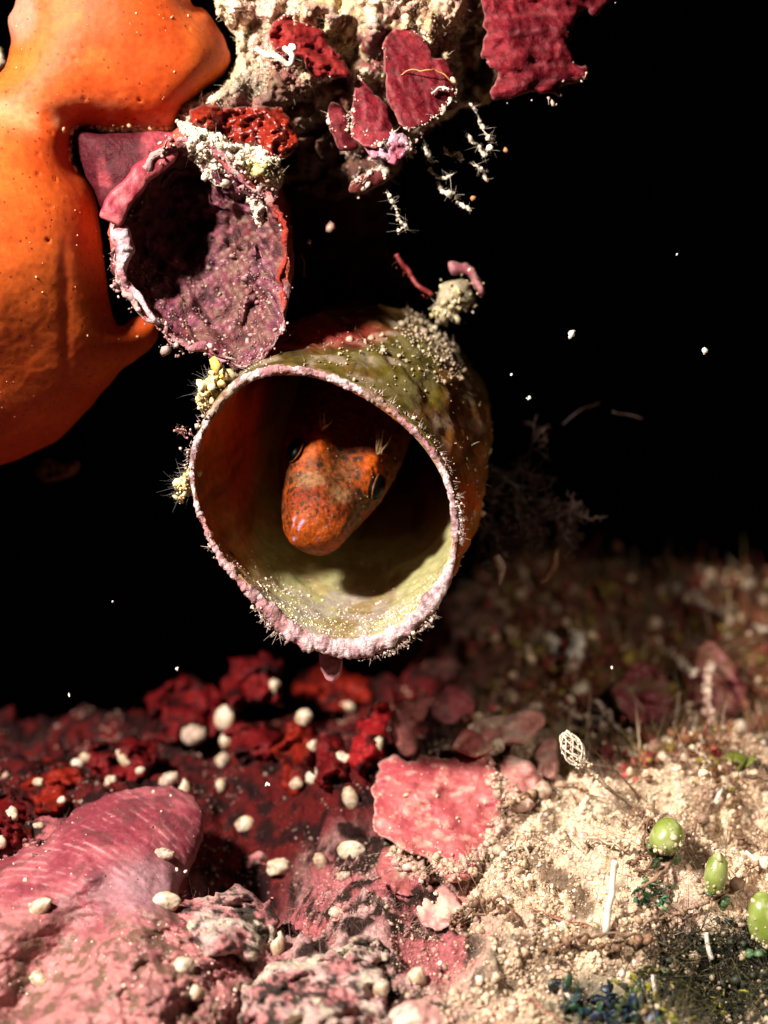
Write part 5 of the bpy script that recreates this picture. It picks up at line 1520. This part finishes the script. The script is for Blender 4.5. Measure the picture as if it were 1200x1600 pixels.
bed_thread([(1122, 995), (1108, 1050), (1104, 1085), (1112, 1130)], "tall pale thread rising through the turf in front of the tall pink alga", 0.018, 0.022, (0.55, 0.38, 0.3))
bed_thread([(1012, 1000), (1045, 1022), (1085, 1052)], "whitish beaded thread sloping down through the back turf", 0.018, 0.03, (0.66, 0.54, 0.42))
bed_thread([(872, 1100), (915, 1122), (960, 1140), (985, 1150)], "pale blurred thread running toward the sand behind the stalked hydroid", 0.018, 0.016, (0.5, 0.38, 0.29))
bed_thread([(928, 1098), (940, 1110), (955, 1125), (966, 1142)], "short dark pale-edged thread above the stalked hydroid", 0.02, 0.018, (0.4, 0.3, 0.24))
bed_thread([(780, 1262), (820, 1245), (865, 1230), (905, 1225)], "brown thread running from the pink plate to the hydroid stalk", 0.012, 0.014, (0.36, 0.22, 0.14))
bed_thread([(1000, 1400), (1040, 1360), (1072, 1310), (1100, 1270), (1105, 1225)], "dark brown thread looping past the fattest green bubble", 0.014, 0.016, (0.30, 0.18, 0.12))
bed_thread([(790, 1420), (840, 1424), (880, 1436), (920, 1448)], "fine reddish thread lying across the bright sand", 0.007, 0.005, (0.40, 0.18, 0.12), lift=0.05)
bed_thread([(820, 1558), (850, 1578), (885, 1600)], "fine reddish thread lying across the sand at the bottom edge", 0.007, 0.005, (0.40, 0.18, 0.12), lift=0.05)
bed_thread([(1000, 1440), (1060, 1425), (1120, 1400), (1180, 1350)], "brown thread running between the green bubbles to the right edge", 0.012, 0.016, (0.32, 0.2, 0.13))
bed_thread([(860, 1005), (880, 1030), (905, 1012), (900, 990)], "glassy looped thread with pale beads at the front of the back turf", 0.014, 0.03, (0.72, 0.66, 0.56))
bed_thread([(1085, 925), (1110, 950), (1150, 965), (1196, 985)], "pale blurred thread across the turf near the right edge", 0.02, 0.02, (0.4, 0.32, 0.26))

for pts, lab in [
    ([(1000, 1165), (1060, 1190), (1120, 1215), (1195, 1225)], "long brown thread crossing the sand below the turf, right of the hydroid"),
    ([(940, 1160), (990, 1175), (1040, 1160), (1090, 1170)], "pale wavy thread along the foot of the turf"),
    ([(1075, 1100), (1082, 1140), (1100, 1180), (1096, 1230)], "upright pale thread at the foot of the turf, left of the slim bubble"),
    ([(1130, 1180), (1150, 1230), (1148, 1290), (1170, 1330)], "brown thread hanging down toward the slanting spine at the right edge"),
    ([(985, 1262), (1020, 1290), (1010, 1330), (985, 1350)], "thin brown thread from the hydroid foot down past the fattest bubble"),
    ([(780, 1330), (830, 1318), (880, 1330), (930, 1310), (985, 1318)], "pale thread lying across the upper sand right of the large pink plate"),
    ([(705, 1440), (735, 1415), (775, 1410), (800, 1440)], "curly tan thread below the large pink plate"),
    ([(860, 1490), (900, 1470), (960, 1480), (1020, 1465)], "pale tan thread across the bright lower sand"),
]:
    bed_thread(pts, lab, 0.012, 0.014, (0.17, 0.09, 0.05) if 'brown' in lab or 'tan' in lab else (0.58, 0.44, 0.31), lift=0.14, lumps=2.2, wob=0.10)

# ============================================================ loose stuff on the seabed
BED_C = SCOL
def bed_w(fn):
    def g(Pm, Nn):
        qx, qy = to_px(Pm)
        return fn(Pm, qx, qy) * ((qx > -40) & (qx < 1240) & (qy < 1640))
    return g
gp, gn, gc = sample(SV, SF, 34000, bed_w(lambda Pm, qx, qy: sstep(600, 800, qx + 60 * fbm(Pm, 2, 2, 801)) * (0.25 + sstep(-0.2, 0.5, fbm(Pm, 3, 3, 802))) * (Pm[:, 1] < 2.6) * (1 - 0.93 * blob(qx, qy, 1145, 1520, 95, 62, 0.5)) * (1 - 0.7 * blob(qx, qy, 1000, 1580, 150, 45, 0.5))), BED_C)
gs = np.minimum(RNG.gamma(0.9, 0.0060, len(gp)) + 0.0025, 0.055)
v, f, c_ = crumbs(gp + np.array((0, 0, 0.005)), gs, np.where(RNG.random((len(gp), 1)) < 0.66, gc * 0.6 + np.array((0.35, 0.25, 0.165)), np.array([(0.60, 0.40, 0.33), (0.24, 0.15, 0.085), (0.76, 0.68, 0.57), (0.50, 0.36, 0.24)])[RNG.integers(0, 4, len(gp))]), var=0.35)
hp, hn, hc = sample(SV, SF, 9000, bed_w(lambda Pm, qx, qy: sstep(560, 760, qx + 60 * fbm(Pm, 2, 2, 801)) * sstep(-0.3, 0.4, fbm(Pm, 4, 3, 806)) * (Pm[:, 1] < 3.2)), BED_C)
b_ = hairs(hp, hn + RNG.normal(size=hp.shape) * 0.8, RNG.gamma(2, 0.022, len(hp)) + 0.01, 0.0024, hc * 0.5 + np.array((0.28, 0.21, 0.145)), bend=0.9)
v, f, c_ = join([(v, f, c_), b_])
tag(obj("sand_grains", v, f, M_CRUMB, c_), "beige coarse sand grains and crumbs heaped over the right of the seabed", kind='stuff')
gp, gn, gc = sample(SV, SF, 12000, bed_w(lambda Pm, qx, qy: (1 - sstep(600, 760, qx)) * sstep(-0.1, 0.5, fbm(Pm, 3, 3, 812)) * (Pm[:, 1] < 4.5) * (1 - 0.8 * sstep(0.5, 1.2, Pm[:, 1]))), BED_C)
gs = np.minimum(RNG.gamma(1.0, 0.0055, len(gp)) + 0.002, 0.035)
v, f, c_ = crumbs(gp, gs, mix((0.4, 0.29, 0.2), (0.3, 0.12, 0.12), RNG.random(len(gp))) * 0.5 + gc * 0.5, var=0.35)
tag(obj("crust_crumbs", v, f, M_CRUMB, c_), "fine pale crumbs sprinkled over the pink and red crusts at left", kind='stuff')
hp, hn, hc = sample(SV, SF, 6000, bed_w(lambda Pm, qx, qy: (1 - sstep(600, 760, qx)) * (0.3 + sstep(-0.1, 0.4, fbm(Pm, 4, 3, 815))) * (Pm[:, 1] < 3.5) * (1 - 0.8 * sstep(0.5, 1.2, Pm[:, 1]))), BED_C)
v, f, c_ = hairs(hp, hn + RNG.normal(size=hp.shape) * 0.7, RNG.gamma(2, 0.016, len(hp)) + 0.008, 0.0026, hc * 0.7 + np.array((0.10, 0.06, 0.05)), bend=0.9)
tag(obj("crust_fuzz", v, f, M_THREAD, c_), "short fuzzy growth over the pink and dark red crust at left", kind='stuff')
# specks on the pink ridge
gp, gn, gc = sample(RV, RF[:rnf], 1500, lambda Pm, Nn: 0.12 + sstep(0.0, 0.5, fbm(Pm, 4, 3, 821)) * sstep(1440, 1520, to_px(Pm)[1] + 0.1 * to_px(Pm)[0]), RC)
gs = np.minimum(RNG.gamma(1.0, 0.0036, len(gp)) + 0.0016, 0.022)
dark = RNG.random(len(gp)) < 0.45
v, f, c_ = crumbs(gp, gs, np.where(dark[:, None], (0.12, 0.05, 0.04), (0.66, 0.48, 0.40)), var=0.25)
tag(obj("ridge_specks", v, f, M_CRUMB, c_), "pale and dark specks dusted over the pink ridge", kind='stuff')
# plate dust
gp, gn, gc = sample(PLV, PLF[:plnf], 120, None, PLC)
v, f, c_ = crumbs(gp, np.minimum(RNG.gamma(1.3, 0.004, len(gp)) + 0.002, 0.03), (0.6, 0.36, 0.28))
tag(obj("plate_crumbs", v, f, M_CRUMB, c_), "pale crumbs dusted over the large pink plate", kind='stuff')
ang_ = RNG.uniform(-0.6, 2.4, 900); ep = W(690 + 100 * np.cos(ang_) + RNG.normal(0, 9, 900), 1265 + 95 * np.sin(ang_) + RNG.normal(0, 9, 900), 0 * ang_)
near_ = np.array([look(*to_px(q))[0] for q in ep])
v, f, c_ = join([crumbs(near_ + RNG.normal(0, 0.012, near_.shape), RNG.gamma(1.5, 0.007, 900) + 0.004, mix((0.56, 0.42, 0.29), (0.5, 0.28, 0.24), RNG.random(900))), hairs(near_[:400], RNG.normal(size=(400, 3)) + np.array((0, -1, 0.6)), RNG.uniform(0.03, 0.12, 400), 0.0035, (0.48, 0.35, 0.22), bend=0.9)])
tag(obj("plate_edge_crumbs", v, f, M_CRUMB, c_), "sandy crumbs and fuzz crusting the right and lower edge of the large pink plate", kind='stuff')
# turf of fine brown, red and olive threads at the back right
gp, gn, gc = sample(SV, SF, 7000, bed_w(lambda Pm, qx, qy: sstep(690, 860, qx) * sstep(0.9, 2.2, Pm[:, 1]) * (0.2 + sstep(-0.2, 0.5, fbm(Pm, 2, 3, 831)))), BED_C)
pick = RNG.random(len(gp))[:, None]
tc = np.where(pick < 0.42, (0.12, 0.042, 0.016), np.where(pick < 0.64, (0.16, 0.115, 0.015), np.where(pick < 0.86, (0.24, 0.032, 0.030), (0.50, 0.36, 0.24))))
a_ = hairs(gp, np.array((0, -0.3, 1.0)) + RNG.normal(size=gp.shape) * 0.5, RNG.uniform(0.06, 0.26, len(gp)), RNG.uniform(0.006, 0.018, len(gp)), tc, bend=0.7)
kk = RNG.random(len(gp)) < 0.45
b_ = crumbs(gp[kk] + RNG.normal(0, 0.05, (kk.sum(), 3)) + np.array((0, 0, 0.06)), np.minimum(RNG.gamma(2, 0.014, kk.sum()) + 0.006, 0.085), tc[kk] * 1.3)
v, f, c_ = join([a_, b_])
tag(obj("turf", v, f, M_THREAD, c_), "dim brown and olive algal turf rising at the back right", kind='stuff')
gp, gn, gc = sample(SV, SF, 2200, bed_w(lambda Pm, qx, qy: blob(qx, qy, 1130, 1530, 120, 75, 0.5)), BED_C)  # near-black threads added so that the lit hollow looks shaded
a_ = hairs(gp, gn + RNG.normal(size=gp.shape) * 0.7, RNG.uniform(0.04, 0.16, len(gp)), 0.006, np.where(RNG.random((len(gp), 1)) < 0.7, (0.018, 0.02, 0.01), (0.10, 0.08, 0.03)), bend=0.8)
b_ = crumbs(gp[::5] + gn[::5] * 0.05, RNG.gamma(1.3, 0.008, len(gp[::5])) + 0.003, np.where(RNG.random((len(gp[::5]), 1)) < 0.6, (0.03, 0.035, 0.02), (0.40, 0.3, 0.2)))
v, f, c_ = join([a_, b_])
tag(obj("hollow_shade_threads", v, f, M_THREAD, c_), "blackish short threads and specks added as shade in the dark hollow at the bottom right", kind='stuff')
# brown fuzz on the sand near the right edge
gp, gn, gc = sample(SV, SF, 1500, bed_w(lambda Pm, qx, qy: blob(qx, qy, 1120, 1260, 130, 110, 0.6) + 0.12 * sstep(800, 900, qx)), BED_C)
v, f, c_ = hairs(gp, np.array((0, -0.5, 0.8)) + RNG.normal(size=gp.shape) * 0.9, RNG.uniform(0.05, 0.22, len(gp)), 0.0045, (0.30, 0.19, 0.11), bend=0.9)
tag(obj("brown_fuzz", v, f, M_THREAD, c_), "fine brown fuzzy threads tangled over the sand at right", kind='stuff')
# pinkish flap of crust hanging from the lowest rim
V, F, C, nf = inflate([(498, 1018), (520, 1022), (536, 1030), (532, 1052), (518, 1066), (504, 1050)], 0.25, 0.05, 0.08, step=2.5, jit=2, seed=77, power=0.5, disp=lambda px, py, h, P: 0.02 * fbm(P, 8, 3, 4), col=(0.46, 0.19, 0.21))
obj("hanging_flap", V, F, M_PINK, C, parent=TUBE)
